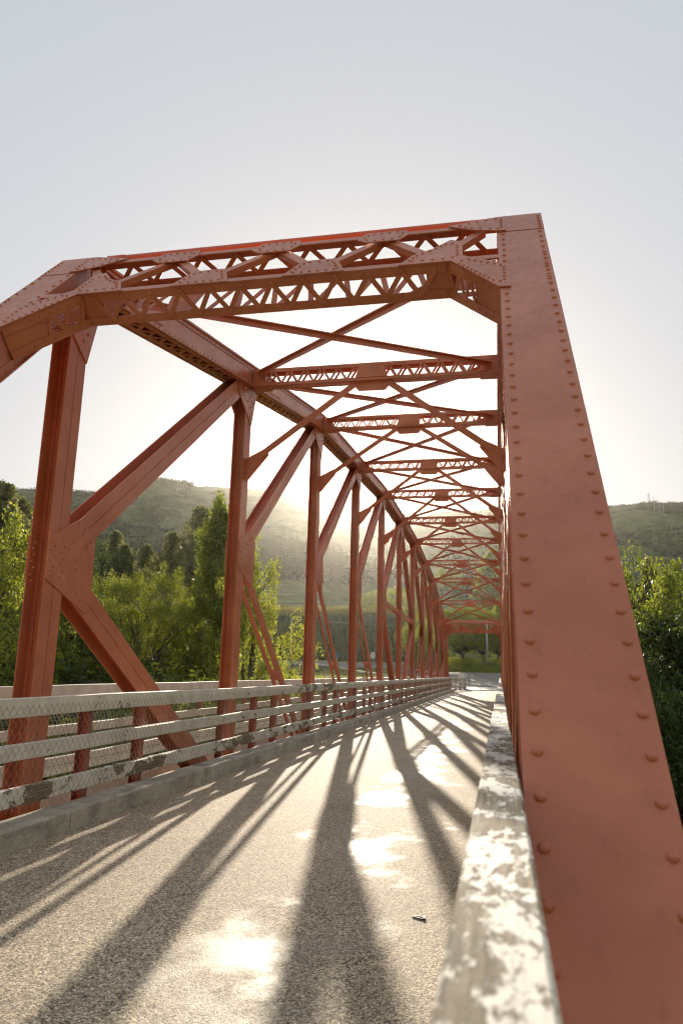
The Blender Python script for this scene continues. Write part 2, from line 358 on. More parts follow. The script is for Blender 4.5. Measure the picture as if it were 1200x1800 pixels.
tag(sheet('cross_road', rows, ROAD2), kind='structure')

# ------------------------------------------------------------------ the truss bridge
LP = 5.096; Y = lambda i: 6.24 + LP * (i - 1); YM = Y(0) + Y(12)
CB = {1: 5.18, 2: 6.13, 3: 7.05, 4: 7.43, 5: 7.77, 6: 7.81, 7: 7.77, 8: 7.43, 9: 7.05, 10: 6.13, 11: 5.18}      # underside of top chord
MZ = {1: 2.37, 2: 3.22, 3: 3.70, 4: 3.85, 5: 3.90, 6: 3.88, 7: 3.80, 8: 3.62, 9: 3.5, 10: 3.22, 11: 2.40}       # middle joints
HS = {i: CB[i] - .035 for i in range(2, 11)}
XI = -4.10; WV = .20; XC = -1.972; LZ = -.6
class TB(MB):
    def done(s, name, m, parent, fx=False, fy=False, loc=None, smooth=False):
        for i, p in enumerate(s.v): s.v[i] = Vector((-3.944 - p.x if fx else p.x, YM - p.y if fy else p.y, p.z))
        if fx != fy: s.f = [f[::-1] for f in s.f]
        return s.build(name, m, parent, smooth)
UX = Vector((1, 0, 0))
def perp(A, B):
    d = (Vector(B) - Vector(A)).normalized(); return Vector((0, -d.z, d.y)) if d.y >= 0 else Vector((0, d.z, -d.y))
def zig(mb, A, B, U, u0, u1, V, v0, v1, pitch, wb, riv=0, rn=1, half=0):
    """V-lacing bars in the plane (A->B, U), thickness along V"""
    A, B, U, V = Vector(A), Vector(B), Vector(U), Vector(V); Ln = (B - A).length; d = (B - A) / Ln; k = max(2, int(round(Ln / pitch * 2))); st = Ln / k
    for i in range(k):
        a = A + d * (i * st) + U * (u0 if (i + half) % 2 == 0 else u1); b = A + d * ((i + 1) * st) + U * (u1 if (i + half) % 2 == 0 else u0)
        e = (b - a).normalized(); q = e.cross(V).normalized(); off = .0012 * (i % 2) * (1 if v1 > v0 else -1)
        mb.bar(a - e * wb * .35, b + e * wb * .35, q, V, -wb / 2, wb / 2, v0 + off, v1 + off)
        if riv: mb.rivet(a + V * ((v1 if rn > 0 else v0) + off), V * rn, riv, 6)
def isec(mb, A, B, f=.15, a=.08, riv=0.0, x0=XI, w=WV, rsp=.15):
    A, B = Vector(A), Vector(B); V = perp(A, B); t = .012; g = .004
    mb.bar(A, B, UX, V, x0 - w + t, x0 - t, -.006, .006)
    for sg in (1, -1):
        lo, hi = sorted((sg * g, sg * f))
        mb.bar(A, B, UX, V, x0 - t, x0, lo, hi); mb.bar(A, B, UX, V, x0 - w, x0 - w + t, lo, hi)
        lo, hi = sorted((sg * .0065, sg * .018))
        mb.bar(A, B, UX, V, x0 - a, x0 - t, lo, hi); mb.bar(A, B, UX, V, x0 - w + t, x0 - w + a, lo, hi)
        if riv:
            for x in (x0 - a * .55, x0 - w + a * .55):
                mb.rivets(A + UX * x + V * sg * .018, B + UX * x + V * sg * .018, V * sg, rsp, riv)
bridge = empty('truss_bridge', (XC, Y(0), 0))
tag(bridge, 'riveted red oxide steel through truss bridge spanning the gorge', 'bridge')
bridge_children_fix = []
BR = empty('tmp'); bpy.data.objects.remove(BR)
def bp(o):                        # parent a world-space mesh to the bridge empty
    o.parent = bridge; o.matrix_parent_inverse = Matrix.Translation(bridge.location).inverted(); return o
def sub(o, parent): o.parent = parent; return o
NU = Vector((0, -.7400, .6726)); SL = Vector((0, .6726, .7400))
PP = lambda x, z, v=0.0: Vector((x, 1.21 + .909 * z, z)) + NU * v

def end_post(fx, fy):
    r = 0 if fy else 1
    mb = TB(); A = PP(0, -.75); J = PP(0, 5.155); J2 = PP(0, 5.165); T = PP(0, 5.535)
    mb.bar(A, J, UX, NU, -4.39, -4.0, -.015, 0); mb.bar(J2, T, UX, NU, -4.392, -3.998, -.015, .003)
    T2 = PP(0, 5.42)
    mb.bar(A, T2, UX, NU, -4.055, -4.04, -.36, -.0155); mb.bar(A, T2, UX, NU, -4.35, -4.335, -.36, -.0155)
    for x0, x1 in ((-4.04, -4.002), (-4.388, -4.35)):
        mb.bar(A, T2, UX, NU, x0, x1, -.372, -.36); mb.bar(A, T2, UX, NU, x0, x1, -.027, -.0155)
    for x0, x1 in ((-4.125, -4.055), (-4.335, -4.265)): mb.bar(A, T2, UX, NU, x0, x1, -.372, -.36)
    mb.bar(A, T2, UX, NU, -4.04, -4.028, -.36, -.29); mb.bar(A, T2, UX, NU, -4.04, -4.028, -.09, -.027)
    if r:
        mb.rivets(PP(-4.044, -.7), PP(-4.044, 5.14), NU, .147, .0175, 10); mb.rivets(PP(-4.352, -.7), PP(-4.352, 5.14), NU, .147, .0175, 10)
        for x in (-4.02, -4.36): mb.rivets(PP(x, 5.19, .003), PP(x, 5.48, .003), NU, .06, .015, 8, .02)
        mb.rivets(PP(-4.352, 4.2), PP(-4.352, 4.62), NU, .085, .0165, 8, .0)
        for zz in (-.335,): mb.rivets(PP(-4.028, -.5, zz), PP(-4.028, 5.3, zz), UX, .15, .014)
        mb.rivets(PP(-4.02, -.5, -.372), PP(-4.02, 5.3, -.372), -NU, .15, .014)
    o = bp(mb.done('end_post', STEEL, None, fx, fy))
    mb = TB(); zig(mb, PP(0, .6), PP(0, 5.1), UX, -4.27, -4.12, NU, -.384, -.3735, .30, .045)
    sub(mb.done('lacing', STEEL, None, fx, fy), o)
    return o
for fx in (False, True):
    for fy in (False, True): end_post(fx, fy)

def top_chord(i, fx):
    A, B = Vector((0, Y(i), CB[i])), Vector((0, Y(i + 1), CB[i + 1])); d = (B - A).normalized(); V = perp(A, B); mb = TB(); near = i <= 6
    if i == 1: A = A + d * .10
    if i == 10: B = B - d * .10
    e = .0015
    a, b = A + d * e, B - d * e
    mb.bar(a, b, UX, V, -4.055, -4.04, 0, .34); mb.bar(a, b, UX, V, -4.35, -4.335, 0, .34); mb.bar(a, b, UX, V, -4.39, -4.0, .34, .355)
    for x0, x1 in ((-4.04, -4.0), (-4.39, -4.35), (-4.125, -4.055), (-4.335, -4.265)): mb.bar(a, b, UX, V, x0, x1, -.012, 0)
    for x0, x1 in ((-4.04, -4.002), (-4.388, -4.35)): mb.bar(a, b, UX, V, x0, x1, .328, .3395)
    mb.bar(a, b, UX, V, -4.04, -4.028, 0, .065); mb.bar(a, b, UX, V, -4.04, -4.028, .27, .328)
    if near:
        sp = .14
        for v in (.035, .295): mb.rivets(A + UX * -4.028 + V * v, B + UX * -4.028 + V * v, UX, sp, .014)
        mb.rivets(A + UX * -4.02 - V * .012, B + UX * -4.02 - V * .012, -V, sp, .014)
        # splice plate just past the joint, with dense rivets
        p, q = A + d * .35, A + d * 1.55; mb.bar(p, q, UX, V, -4.0285, -4.018, .066, .268)
        for v in (.085, .25): mb.rivets(p + UX * -4.018 + V * v, q + UX * -4.018 + V * v, UX, .085, .012, 6, .03)
    mb.rivets(A + UX * -4.02 + V * .355, B + UX * -4.02 + V * .355, V, .3, .014)
    o = bp(mb.done('top_chord', STEEL, None, fx))
    mb = TB(); zig(mb, A + d * .45, B - d * .25, UX, -4.27, -4.12, V, -.0235, -.0125, .30, .045, .011 if near else 0, -1)
    sub(mb.done('lacing', STEEL, None, fx), o)
for i in range(1, 11):
    for fx in (False, True): top_chord(i, fx)

def gus(mb, pts, x0, x1): mb.plate([(0, a, b) for a, b in pts], UX, x0, x1)
def vertical(i, fx):
    mb = TB(); near = i <= 5 and True; yi = Y(i); fy = i > 6
    isec(mb, (0, yi, -.78), (0, yi, CB[i] + .02), .15, .05 if i in (1, 11) else .078, .013 if i <= 8 else 0, rsp=.17)
    o = bp(mb.done('vertical_post', STEEL, None, fx))
    sy = -1 if fy else 1; zm = MZ[i]
    if i != 6:
        pts = [(-.155, .20), (.38, .48), (.64, .29), (.64, -.33), (.55, -.46), (-.155, -.2)]
    else: pts = [(-.155, .22), (.155, .22), (.3, .1), (.3, -.1), (.155, -.22), (-.155, -.22), (-.3, -.1), (-.3, .1)]
    P = [(yi + sy * a, zm + b) for a, b in pts]
    mb = TB(); gus(mb, P, XI + .001, XI + .014); gus(mb, P, XI - WV - .014, XI - WV - .001)
    if i != 6 and i < 6 or (i > 6 and i < 9):
        R = [(-.12 + .055 * (k % 2), .17 - k * .047) for k in range(8)] + [(.06 + .045 * (k % 2), .2 - k * .06) for k in range(8)]
        R += [(.34 + .1 * q + (.04 if k else -.04), .36 - .05 * q * 0 - .09 * q + (-.05 if k else .05)) for q in (0, 1, 2) for k in (0, 1)] 
        R += [(.42 - .08 * q, .36 - .075 * q) for q in range(4)] + [(.56 - .08 * q, .26 - .075 * q) for q in range(4)]
        R += [(.22 + .075 * q, -.16 - .062 * q) for q in range(6)] + [(.33 + .058 * q, -.05 - .075 * q) for q in range(5)]
        for a, b in R: mb.rivet((XI + .014, yi + sy * a, zm + b), UX, .0165, 8)
        for k in range(8): mb.rivet((XI - WV * .78 + .02 * (k % 2), yi - sy * .151 - 0, zm + .2 - k * .06), (0, -sy, 0), .011, 6)
    sub(mb.done('gusset_plate', STEEL, None, fx), o)
    cb = CB[i]
    if i in (1, 11): pts = [(-.155, .09), (-.155, -.55), (.15, -.76), (.34, -.02), (.34, .12)]
    elif i == 6: pts = [(-.55, .06), (-.48, -.3), (-.155, -.62), (.155, -.62), (.48, -.3), (.55, .06)]
    else: pts = [(-.6, .0), (-.52, -.3), (.13, -.66), (.33, -.03), (.33, .10)]
    P = [(yi + sy * a, cb + b) for a, b in pts]
    mb = TB(); gus(mb, P, XI + .001, XI + .014); gus(mb, P, XI - WV - .014, XI - WV - .001)
    if i < 6:
        R = [(-.1 + .08 * (k % 2), -.12 - .09 * k) for k in range(4)] + [(.05 + .07 * (k % 2), -.15 - .1 * k) for k in range(5)] + [(.2, -.12), (.17, -.25)]
        if i > 1: R += [(-.45 + .1 * k, -.12 - .0 * k) for k in range(4)] + [(-.42 + .09 * k, -.26 - .02 * k) for k in range(4)]
        for a, b in R: mb.rivet((XI + .014, yi + sy * a, cb + b), UX, .0165, 8)
    sub(mb.done('gusset_plate', STEEL, None, fx), o)
for i in range(1, 12):
    for fx in (False, True): vertical(i, fx)

def trim(A, B, a, b):
    A, B = Vector(A), Vector(B); d = (B - A).normalized(); return A + d * a, B - d * b
def diagonals(i, j, fx):          # from middle joint i to top and bottom joints j
    sg = 1 if j > i else -1
    A, B = trim((0, Y(i), MZ[i]), (0, Y(j), CB[j] + .17), .33, .42)
    mb = TB(); isec(mb, A, B, .15 if i in (1, 11) else .125, .05 if i in (1, 11) else .078, .013 if i < 9 else 0, XI - .001, WV - .002, .14)
    bp(mb.done('upper_diagonal', STEEL, None, fx))
    A, B = trim((0, Y(i), MZ[i]), (0, Y(j), LZ), .35, .3)
    mb = TB()
    if i in (1, 11, 5, 7):
        isec(mb, A, B, .15 if i in (1, 11) else .125, .05 if i in (1, 11) else .078, .013 if i < 9 else 0, XI - .001, WV - .002)
        bp(mb.done('lower_diagonal', STEEL, None, fx))
    else:
        V = perp(A, B)
        for x0, x1 in ((XI - .013, XI - .001), (XI - WV + .001, XI - WV + .013)): mb.bar(A, B, UX, V, x0, x1, -.07, .07)
        for x0, x1 in ((XI - .06, XI - .013), (XI - WV + .013, XI - WV + .06)): mb.bar(A, B, UX, V, x0, x1, -.07, -.058)
        o = bp(mb.done('lower_diagonal', STEEL, None, fx))
        d = (B - A); mb = TB()
        for k in (.04, .5, .93):
            p = A + d * k; e = d.normalized() * .09; mb = TB(); mb.bar(p - e, p + e, UX, V, XI - WV + .0135, XI - .0135, -.06, .06)
            sub(mb.done('batten_plate', STEEL, None, fx), o)
for fx in (False, True):
    for i in range(1, 6): diagonals(i, i + 1, fx)
    for i in range(7, 12): diagonals(i, i - 1, fx)
    for i, j in ((5, 6), (6, 7)):
        mb = TB(); A, B = trim((0, Y(i), MZ[i]), (0, Y(j), MZ[j]), .3, .3); V = perp(A, B)
        for x0, x1 in ((XI - .012, XI), (XI - WV, XI - WV + .012)):
            mb.bar(A, B, UX, V, x0, x1, -.09, -.03); mb.bar(A, B, UX, V, x0, x1, .03, .09)
        o = bp(mb.done('longitudinal_strut', STEEL, None, fx))
        mb = TB(); zig(mb, A, B, V, -.06, .06, UX, XI - .022, XI - .0125, .3, .04); sub(mb.done('lacing', STEEL, None, fx), o)
        mb = TB(); zig(mb, A, B, UX, XI - WV + .03, XI - .03, V, -.101, -.0905, .3, .04); sub(mb.done('lacing', STEEL, None, fx), o)
    mb = TB(); A, B = Vector((0, Y(0) - .1, LZ)), Vector((0, Y(12) + .1, LZ)); V = perp(A, B)
    mb.bar(A, B, UX, V, -4.35, -4.335, -.18, .18); mb.bar(A, B, UX, V, -4.055, -4.04, -.18, .18); mb.bar(A, B, UX, V, -4.39, -4.0, -.192, -.18)
    bp(mb.done('bottom_chord', STEEL, None, fx))

def strut(i):
    h = HS[i]; t = h + .30; yi = Y(i); near = i <= 6; mb = TB(); xl, xr = -4.02, .076
    for yy, sg in ((yi - .10, 1), (yi + .10, -1)):
        a, b = sorted((yy, yy + sg * .012)); c, d = sorted((yy + sg * .012, yy + sg * .07))
        mb.box(xl, xr, a, b, h, h + .052); mb.box(xl, xr, a, b, t - .06, t)
        mb.box(xl, xr, c, d, h, h + .012); mb.box(xl, xr, c, d, t - .012, t)
        if sg == 1:
            for k in range(2): 
                x = -3.82 if k == 0 else -.12
                mb.rivets((xl + .05, yy, t - .03), (xr - .05, yy, t - .03), (0, -1, 0), .27, .012, 6)
    o = None
    for x0, x1 in ((xl, -3.80), (-.144, xr)):
        mb.box(x0, x1, yi - .0885, yi + .0885, h + .0125, t - .0125)
    if near:
        for x0, x1 in ((-4.0, -3.72), (-.22, .05)):
            mb.box(x0, x1, yi - .14, yi + .14, h - .013, h - .001)
            for ky in (-.11, -.06):
                mb.rivets((x0 + .02, yi + ky, h - .013), (x1 - .02, yi + ky, h - .013), (0, 0, -1), .05, .011, 6, .01)
    mb.plate([(XC - .27, yi - .1, h + .045), (XC + .27, yi - .1, h + .045), (XC + .21, yi - .1, t - .05), (XC - .21, yi - .1, t - .05)], (0, -1, 0), .0005, .012)
    o = bp(mb.build('overhead_strut', STEEL))
    mb = TB(); zig(mb, (-3.80, yi - .1, 0), (-.144, yi - .1, 0), (0, 0, 1), h + .03, t - .03, (0, 1, 0), .0125, .022, .28, .034)
    sub(mb.build('lacing', STEEL), o); mb = TB()
    if near: zig(mb, (-3.80, yi + .1, 0), (-.144, yi + .1, 0), (0, 0, 1), h + .03, t - .03, (0, 1, 0), -.022, -.0125, .28, .034); sub(mb.build('lacing', STEEL), o)
    mb = TB(); mb.plate([(XC - .36, yi, h - .001), (XC + .36, yi, h - .001), (XC + .22, yi, h - .16), (XC - .22, yi, h - .16)], (0, 1, 0), -.03, -.015)
    sub(mb.build('centre_gusset', STEEL), o)
    drop = {2: 1.38, 3: 1.26, 4: 1.4, 5: 1.5, 6: 1.45, 7: 1.45, 8: 1.4, 9: 1.35, 10: 1.3}[i]
    for fx in (False, True):
        mb = TB(); A = Vector((XC - .27, yi, h - .03)); B = Vector((-4.07, yi, h - drop)); e = (B - A).normalized(); q = Vector((0, 1, 0)).cross(e).normalized()
        if q.z < 0: q = -q
        mb.bar(A, B - e * .22, q, (0, 1, 0), -.05, .05, -.045, -.033); mb.bar(A, B - e * .22, q, (0, 1, 0), .038, .05, -.033, .03)
        if near:
            for k in range(5): mb.rivet(A + e * (.04 + .055 * k) + Vector((0, -.045, 0)), (0, -1, 0), .012, 6)
        Bz = h - drop
        mb.plate([(XI + .001, yi, Bz + .12), (XI + .001, yi, Bz - .24), (XI + .07, yi, Bz - .24), (XI + .40, yi, Bz + .17), (XI + .36, yi, Bz + .30)], (0, 1, 0), -.03, -.016)
        mb.box(XI + .001, XI + .012, yi - .11, yi + .09, Bz - .24, Bz + .12)
        if near:
            for k in range(6): mb.rivet((XI + .05, yi - .03, Bz + .08 - .055 * k), (0, -1, 0), .012, 6)
        sub(mb.done('knee_brace', STEEL, None, fx), o)
for i in range(2, 11): strut(i)
HL = dict(HS); HL[1] = 5.05; HL[11] = 5.05
for i in range(1, 11):
    for fx, dz in ((False, 0), (True, .085)):
        mb = TB(); A = Vector((-3.9, Y(i) + (.25 if i == 1 else .12), HL[i] + .16 + dz)); B = Vector((-.05, Y(i + 1) - .12, HL[i + 1] + .16 + dz))
        d = (B - A).normalized(); q = Vector((0, 0, 1)).cross(d).normalized()
        mb.bar(A, B, q, (0, 0, 1), -.05, .05, -.006, .006); mb.bar(A, B, q, (0, 0, 1), -.006, .006, -.075, -.006)
        bp(mb.done('lateral_brace', STEEL, None, fx))

def portal(fy):
    U0, V0 = UX, NU; near = not fy
    mb = TB()
    xl, xr = -4.0, .056
    def onface(za, zb, v0, v1, x0=xl, x1=xr): mb.bar(PP(x0, (za + zb) / 2), PP(x1, (za + zb) / 2), SL, NU, -(zb - za) / 2 / .74, (zb - za) / 2 / .74, v0, v1)
    D = -.30
    onface(5.325, 5.395, -.013, -.001); onface(4.64, 4.705, -.013, -.001)
    onface(5.325, 5.395, D, D + .012); onface(4.64, 4.70, D, D + .012)
    # legs normal to the face, at chord A and B, front and back
    for z, s0, s1 in ((5.395, -.012, 0), (4.64, 0, .012)):
        mb.bar(PP(xl + (0 if z > 5 else .42), z), PP(xr - (0 if z > 5 else .42), z), SL, NU, s0 - .0005, s1 - .0005, -.085, -.0135); mb.bar(PP(xl + (0 if z > 5 else .42), z), PP(xr - (0 if z > 5 else .42), z), SL, NU, s0 - .0005, s1 - .0005, D + .0125, D + .075)
    # web plates filling the ends (inside) and solid end plates of the lower lattice
    for x0, x1 in ((-3.66, -3.42), (-.524, -.284)):
        mb.bar(PP(x0, 4.64), PP(x1, 4.64), SL, NU, .0135, .022, D + .02, -.02)
    for x0, x1 in ((-3.98, -3.5), (-.444, .036)):
        mb.bar(PP(x0, 5.0), PP(x1, 5.0), SL, NU, -.36, .36, D + .013, D + .022)
    mb.bar(PP(-2.95, 5.0), PP(-2.7, 5.0), SL, NU, -.36, .36, D + .013, D + .022)
    T = [-2.99, -1.972, -.954]; Bn = [-3.50, -2.48, -1.464, -.444]
    def face_bar(p, q, wd=.085):
        A, B = PP(*p), PP(*q); e = (B - A).normalized(); s = NU.cross(e).normalized(); mb.bar(A, B, s, NU, -wd / 2, wd / 2, -.0245, -.0135); mb.bar(A, B, s, NU, -wd / 2, -wd / 2 + .01, -.07, -.0245)
    top = [(-3.86, 5.28)] + [(x, 5.32) for x in T] + [(-.084, 5.28)]
    for k in range(4):
        face_bar(top[k], (Bn[k], 4.76)); face_bar((Bn[k], 4.76), top[k + 1])
    # haunches at the posts
    ZZ = []
    for m in (False, True):
        X = (lambda x: -3.944 - x) if m else (lambda x: x)
        K0, K1 = PP(X(-3.59), 4.655), PP(X(-4.01), 4.13); e = (K1 - K0).normalized(); s = NU.cross(e).normalized()
        if s.z < 0: s = -s
        for v0, v1 in ((-.013, -.001), (D, D + .012)): mb.bar(K0, K1, s, NU, 0, .08, v0, v1)
        for v0, v1 in ((-.085, -.0135), (D + .0125, D + .075)): mb.bar(K0, K1, s, NU, 0, .012, v0, v1)
        mb.bar(K0 + e * .43, K1, s, NU, .013, .021, D + .02, -.02)
        if near:
            for k in range(7):
                mb.rivet(K0 + e * (.06 + .1 * k) + NU * -.045, -s, .013, 6); mb.rivet(K0 + e * (.1 + .1 * k) + NU * (D + .045), -s, .013, 6)
        ZZ.append((K0 + e * .02, K0 + e * .44, Vector(s)))
        #zig(mb, K0 + e * .02, K0 + e * .36, NU, -.05, D + .05, s, .013, .022, .17, .035)
    o = bp(mb.done('portal_frame', STEEL, None, False, fy))
    mb = TB()
    zig(mb, PP(-3.5, 4.64), PP(-.444, 4.64), NU, -.045, D + .045, SL, -.012, -.001, .272, .042, .017 if near else 0, -1)
    sub(mb.done('lacing', STEEL, None, False, fy), o)
    for (a_, b_, s_) in ZZ:
        mb = TB(); zig(mb, a_, b_, NU, -.05, D + .05, s_, .001, .010, .17, .035); sub(mb.done('lacing', STEEL, None, False, fy), o)
    mb = TB(); zig(mb, PP(-3.9, 5.395), PP(-.044, 5.395), NU, -.05, D + .05, SL, -.024, -.013, .36, .045); sub(mb.done('lacing', STEEL, None, False, fy), o)
    mb = TB()
    zig(mb, PP(-3.6, 0), PP(-.344, 0), SL, 4.69 / .74, 5.35 / .74, NU, D - .011, D - .001, .34, .05)
    sub(mb.done('lacing', STEEL, None, False, fy), o)
    G = [[(x - .19, 5.41), (x + .19, 5.41), (x + .22, 5.30), (x + .15, 5.19), (x - .15, 5.19), (x - .25, 5.27)] for x in T]
    G += [[(x - .27, 4.63), (x + .27, 4.63), (x + .15, 4.90), (x - .15, 4.90)] for x in Bn[1:3]]
    for m in (False, True):
        X = (lambda x: -3.944 - x) if m else (lambda x: x)
        G.append([(X(a), b) for a, b in [(-3.56, 5.385), (-3.78, 5.24), (-4.0, 5.17), (-4.07, 5.17), (-4.07, 5.50), (-3.95, 5.49)]])
        G.append([(X(a), b) for a, b in [(-3.72, 4.66), (-3.62, 4.625), (-3.2, 4.625), (-3.3, 4.80), (-3.46, 4.90), (-3.6, 5.06), (-3.70, 5.0)]])
        G.append([(X(a), b) for a, b in [(-3.62, 4.63), (-3.70, 4.72), (-4.075, 4.46), (-4.075, 4.10), (-3.99, 4.11)]])
    for gi, g in enumerate(G):
        mb = TB(); v = .0035 if gi >= 5 else .0; dv = .0007 * (gi % 3)
        mb.plate([PP(a, b) for a, b in g], NU, v + dv, v + dv + .011)
        if near:
            c = (sum(a for a, b in g) / len(g), sum(b for a, b in g) / len(g))
            for k in range(len(g)):
                a, b = g[k], g[(k + 1) % len(g)]; n = max(1, int(math.hypot(a[0] - b[0], (a[1] - b[1]) * 1.35) / .085))
                for q in range(n):
                    x = a[0] + (b[0] - a[0]) * (q + .5) / n; z = a[1] + (b[1] - a[1]) * (q + .5) / n
                    x += (c[0] - x) * .22; z += (c[1] - z) * .28
                    mb.rivet(PP(x, z, v + dv + .011), NU, .0135, 8)
        sub(mb.done('gusset_plate', STEEL, None, False, fy), o)
    if near:
        mb = TB(); mb.tube(PP(-3.80, 5.475, -.03), PP(-.02, 5.475, -.03), .046, n=16); mb.tube(PP(-3.84, 5.475, -.03), PP(-3.66, 5.475, -.03), .052, n=16)
        sub(mb.build('conduit_pipe', PIPE, None, True), o)
portal(False); portal(True)

# deck, floor beams, kerbs, footway
mb = TB(); mb.box(-3.9, .02, .4, 63.0, -.28, -.02); bp(mb.build('deck_slab', CONC))
for i in range(0, 13):
    mb = TB(); mb.box(-5.6, .2, Y(i) - .012, Y(i) + .012, -1.0, -.30)
    for z0, z1 in ((-1.012, -1.0), (-.30, -.288)): mb.box(-5.6, .2, Y(i) - .1, Y(i) + .1, z0, z1)
    bp(mb.build('floor_beam', STEEL))
def kerb(x0, x1, ya, yb, face):   # one cast length of kerb with worn edges
    n = max(2, int((yb - ya) / .16)); V = []; F = []
    prof = [(0, -.05), (0, .155), (.012, .174), (.03, .18), (.22, .183), (.25, .175), (.25, -.05)]
    for k in range(n + 1):
        y = ya + (yb - ya) * k / n
        for (a, z) in prof:
            j = .006 * noise.noise(Vector((a * 9 + x0, y * 3.1, z * 7))) + .004 * noise.noise(Vector((a * 30, y * 14, z * 22)))
            x = x0 + a * (x1 - x0) / .25 + j * (1 if z > 0 else 0); V.append((x, y, z + (j if z > .1 else 0)))
    m_ = len(prof)
    for k in range(n):
        for q in range(m_ - 1): F.append((k * m_ + q, k * m_ + q + 1, (k + 1) * m_ + q + 1, (k + 1) * m_ + q))
    F.append(tuple(range(m_))[::-1]); F.append(tuple(n * m_ + q for q in range(m_)))
    me = bpy.data.meshes.new('kerb'); me.from_pydata(V, [], F); me.materials.append(CONC); me.update()
    bm_flip = (x1 > x0); 
    if bm_flip: me.flip_normals()
    o = bpy.data.objects.new('kerb', me); COL.objects.link(o); return o
ys = [-6.0, -3.4, -.9, 1.15, 3.6, 6.13, 8.8, 11.35] + [11.35 + 2.55 * k for k in range(1, 21)]
for a, b in zip(ys[:-1], ys[1:]):
    bp(kerb(-3.63, -3.88, a + .006, b - .006, 1)); bp(kerb(-.22, .02, a + .006, b - .006, -1))
fw = TB()
for k in range(5):
    x = -5.42 + k * .148
    for q in range(13):
        z = .002 * ((k + q) % 3); fw.box(x, x + .142, -2 + q * 5.1 + .4 * (k % 2), -2 + (q + 1) * 5.1 + .4 * (k % 2) - .01, -.05, z)
fw.box(-4.678, -4.64, -2, 63.5, -.14, .03)
bp(fw.build('footway_deck', PAINT_CLEAN))

# ------------------------------------------------------------------ guard rails
def ibar(x, y, z0, z1, mb, d=.09, wdt=.09):
    mb.box(x - d / 2, x + d / 2, y - .004, y + .004, z0, z1); mb.box(x - d / 2 - .008, x - d / 2, y - wdt / 2, y + wdt / 2, z0, z1); mb.box(x + d / 2, x + d / 2 + .008, y - wdt / 2, y + wdt / 2, z0, z1)
def rail_board(x0, x1, ya, yb, z0, z1, m, sag=0.004, step=.35, dx=0.0):
    n = max(2, int((yb - ya) / step)); V = []; F = []; c = .006
    prof = [(x0 + c, z0), (x1 - c, z0), (x1, z0 + c), (x1, z1 - c), (x1 - c, z1), (x0 + c, z1), (x0, z1 - c), (x0, z0 + c)]
    for k in range(n + 1):
        y = ya + (yb - ya) * k / n; s = sag * noise.noise(Vector((y * .8, x0 * 3, z0 * 5))) * 2
        t = sag * noise.noise(Vector((y * .7 + 40, x0 * 3, z0 * 5))) * 2
        for (x, z) in prof: V.append((x + t + dx * (y - ya), y, z + s))
    for k in range(n):
        for q in range(8):
            r = (q + 1) % 8; F.append((k * 8 + q, k * 8 + r, (k + 1) * 8 + r, (k + 1) * 8 + q))
    F.append(tuple(range(8))[::-1]); F.append(tuple(n * 8 + q for q in range(8)))
    me = bpy.data.meshes.new('rail_board'); me.from_pydata(V, [], F); me.materials.append(m); me.update(); me.flip_normals()
    o = bpy.data.objects.new('rail_board', me); COL.objects.link(o); return o
def par(o, root):
    o.parent = root; o.matrix_parent_inverse = root.matrix_basis.inverted() if False else Matrix.Translation(root.location).inverted(); return o
def wire_mesh(x, y0, y1, z0, z1, root, r=.0017, cw=.043, rh=.048, dxy=0.0):
    nc = int((y1 - y0) / cw); nr = int((z1 - z0) / rh); segs = []
    for k in range(nc):
        wob = .012 * noise.noise(Vector((k * .17, x, 0)))
        prev = None
        for q in range(nr + 1):
            sgn = 1 if (q + k) % 2 else -1
            yy = y0 + (k + .5) * cw + sgn * (cw / 2 - .002) + .004 * noise.noise(Vector((k * .9, q * .7, x))) 
            zz = z0 + q * rh + wob * 0 + .010 * noise.noise(Vector((k * .23, q * .1, x + 5)))
            xx = x + .006 * noise.noise(Vector((k * .2, q * .2, x + 9))) + dxy * (yy - y0)
            p0 = (xx, yy, zz - .006); p1 = (xx, yy, zz + .006)
            if prev: segs.append((prev, p0))
            segs.append((p0, p1)); prev = p1
    Sg = np.array(segs, dtype=np.float64); A = Sg[:, 0]; B = Sg[:, 1]; d = B - A; d /= np.linalg.norm(d, axis=1)[:, None] + 1e-9
    u = np.cross(d, np.array([1.0, 0, 0])); u /= np.linalg.norm(u, axis=1)[:, None] + 1e-9; v = np.cross(d, u)
    ring = [u * math.cos(t) * r + v * math.sin(t) * r for t in (0, 2.0944, 4.1888)]
    Q = np.concatenate([np.stack([A + ring[i], A + ring[(i + 1) % 3], B + ring[(i + 1) % 3], B + ring[i]], 1) for i in range(3)])
    me = quads('wire_netting', Q, WIRE); o = bpy.data.objects.new('wire_netting', me); COL.objects.link(o); par(o, root); tag(o, kind='stuff'); return o

# left rail beside the roadway
g = empty('guard_rail', (-3.9, -5, 0)); tag(g, 'peeling white three board guard rail with wire netting along the left kerb', 'guard rail')
seg = [-5.0, -1.4, 1.15, 3.7] + [3.7 + 2.548 * 2 * k for k in range(1, 12)] + [61.3]
for a, b in zip(seg[:-1], seg[1:]):
    for (z0, z1, m) in ((.965, 1.12, PAINT), (.63, .755, PAINT), (.275, .415, PAINT_WORN)):
        if m is PAINT and random.random() < .12: m = PAINT_WORN
        j = random.uniform(-.004, .004); par(rail_board(-3.875, -3.805, a + .003, b - .003, z0 + j, z1 + j, m), g)
for i in range(-1, 12):
    for dy in (.5, 1.62, 4.15):
        y = Y(i) + dy
        if -4.5 < y < 61.2:
            mb = MB(); ibar(-3.93, y, -.2, 1.05, mb, .085, .1); par(mb.build('post', STEEL_DARK), g)
wire_mesh(-3.796, -1.5, 61.2, .24, 1.075, g)
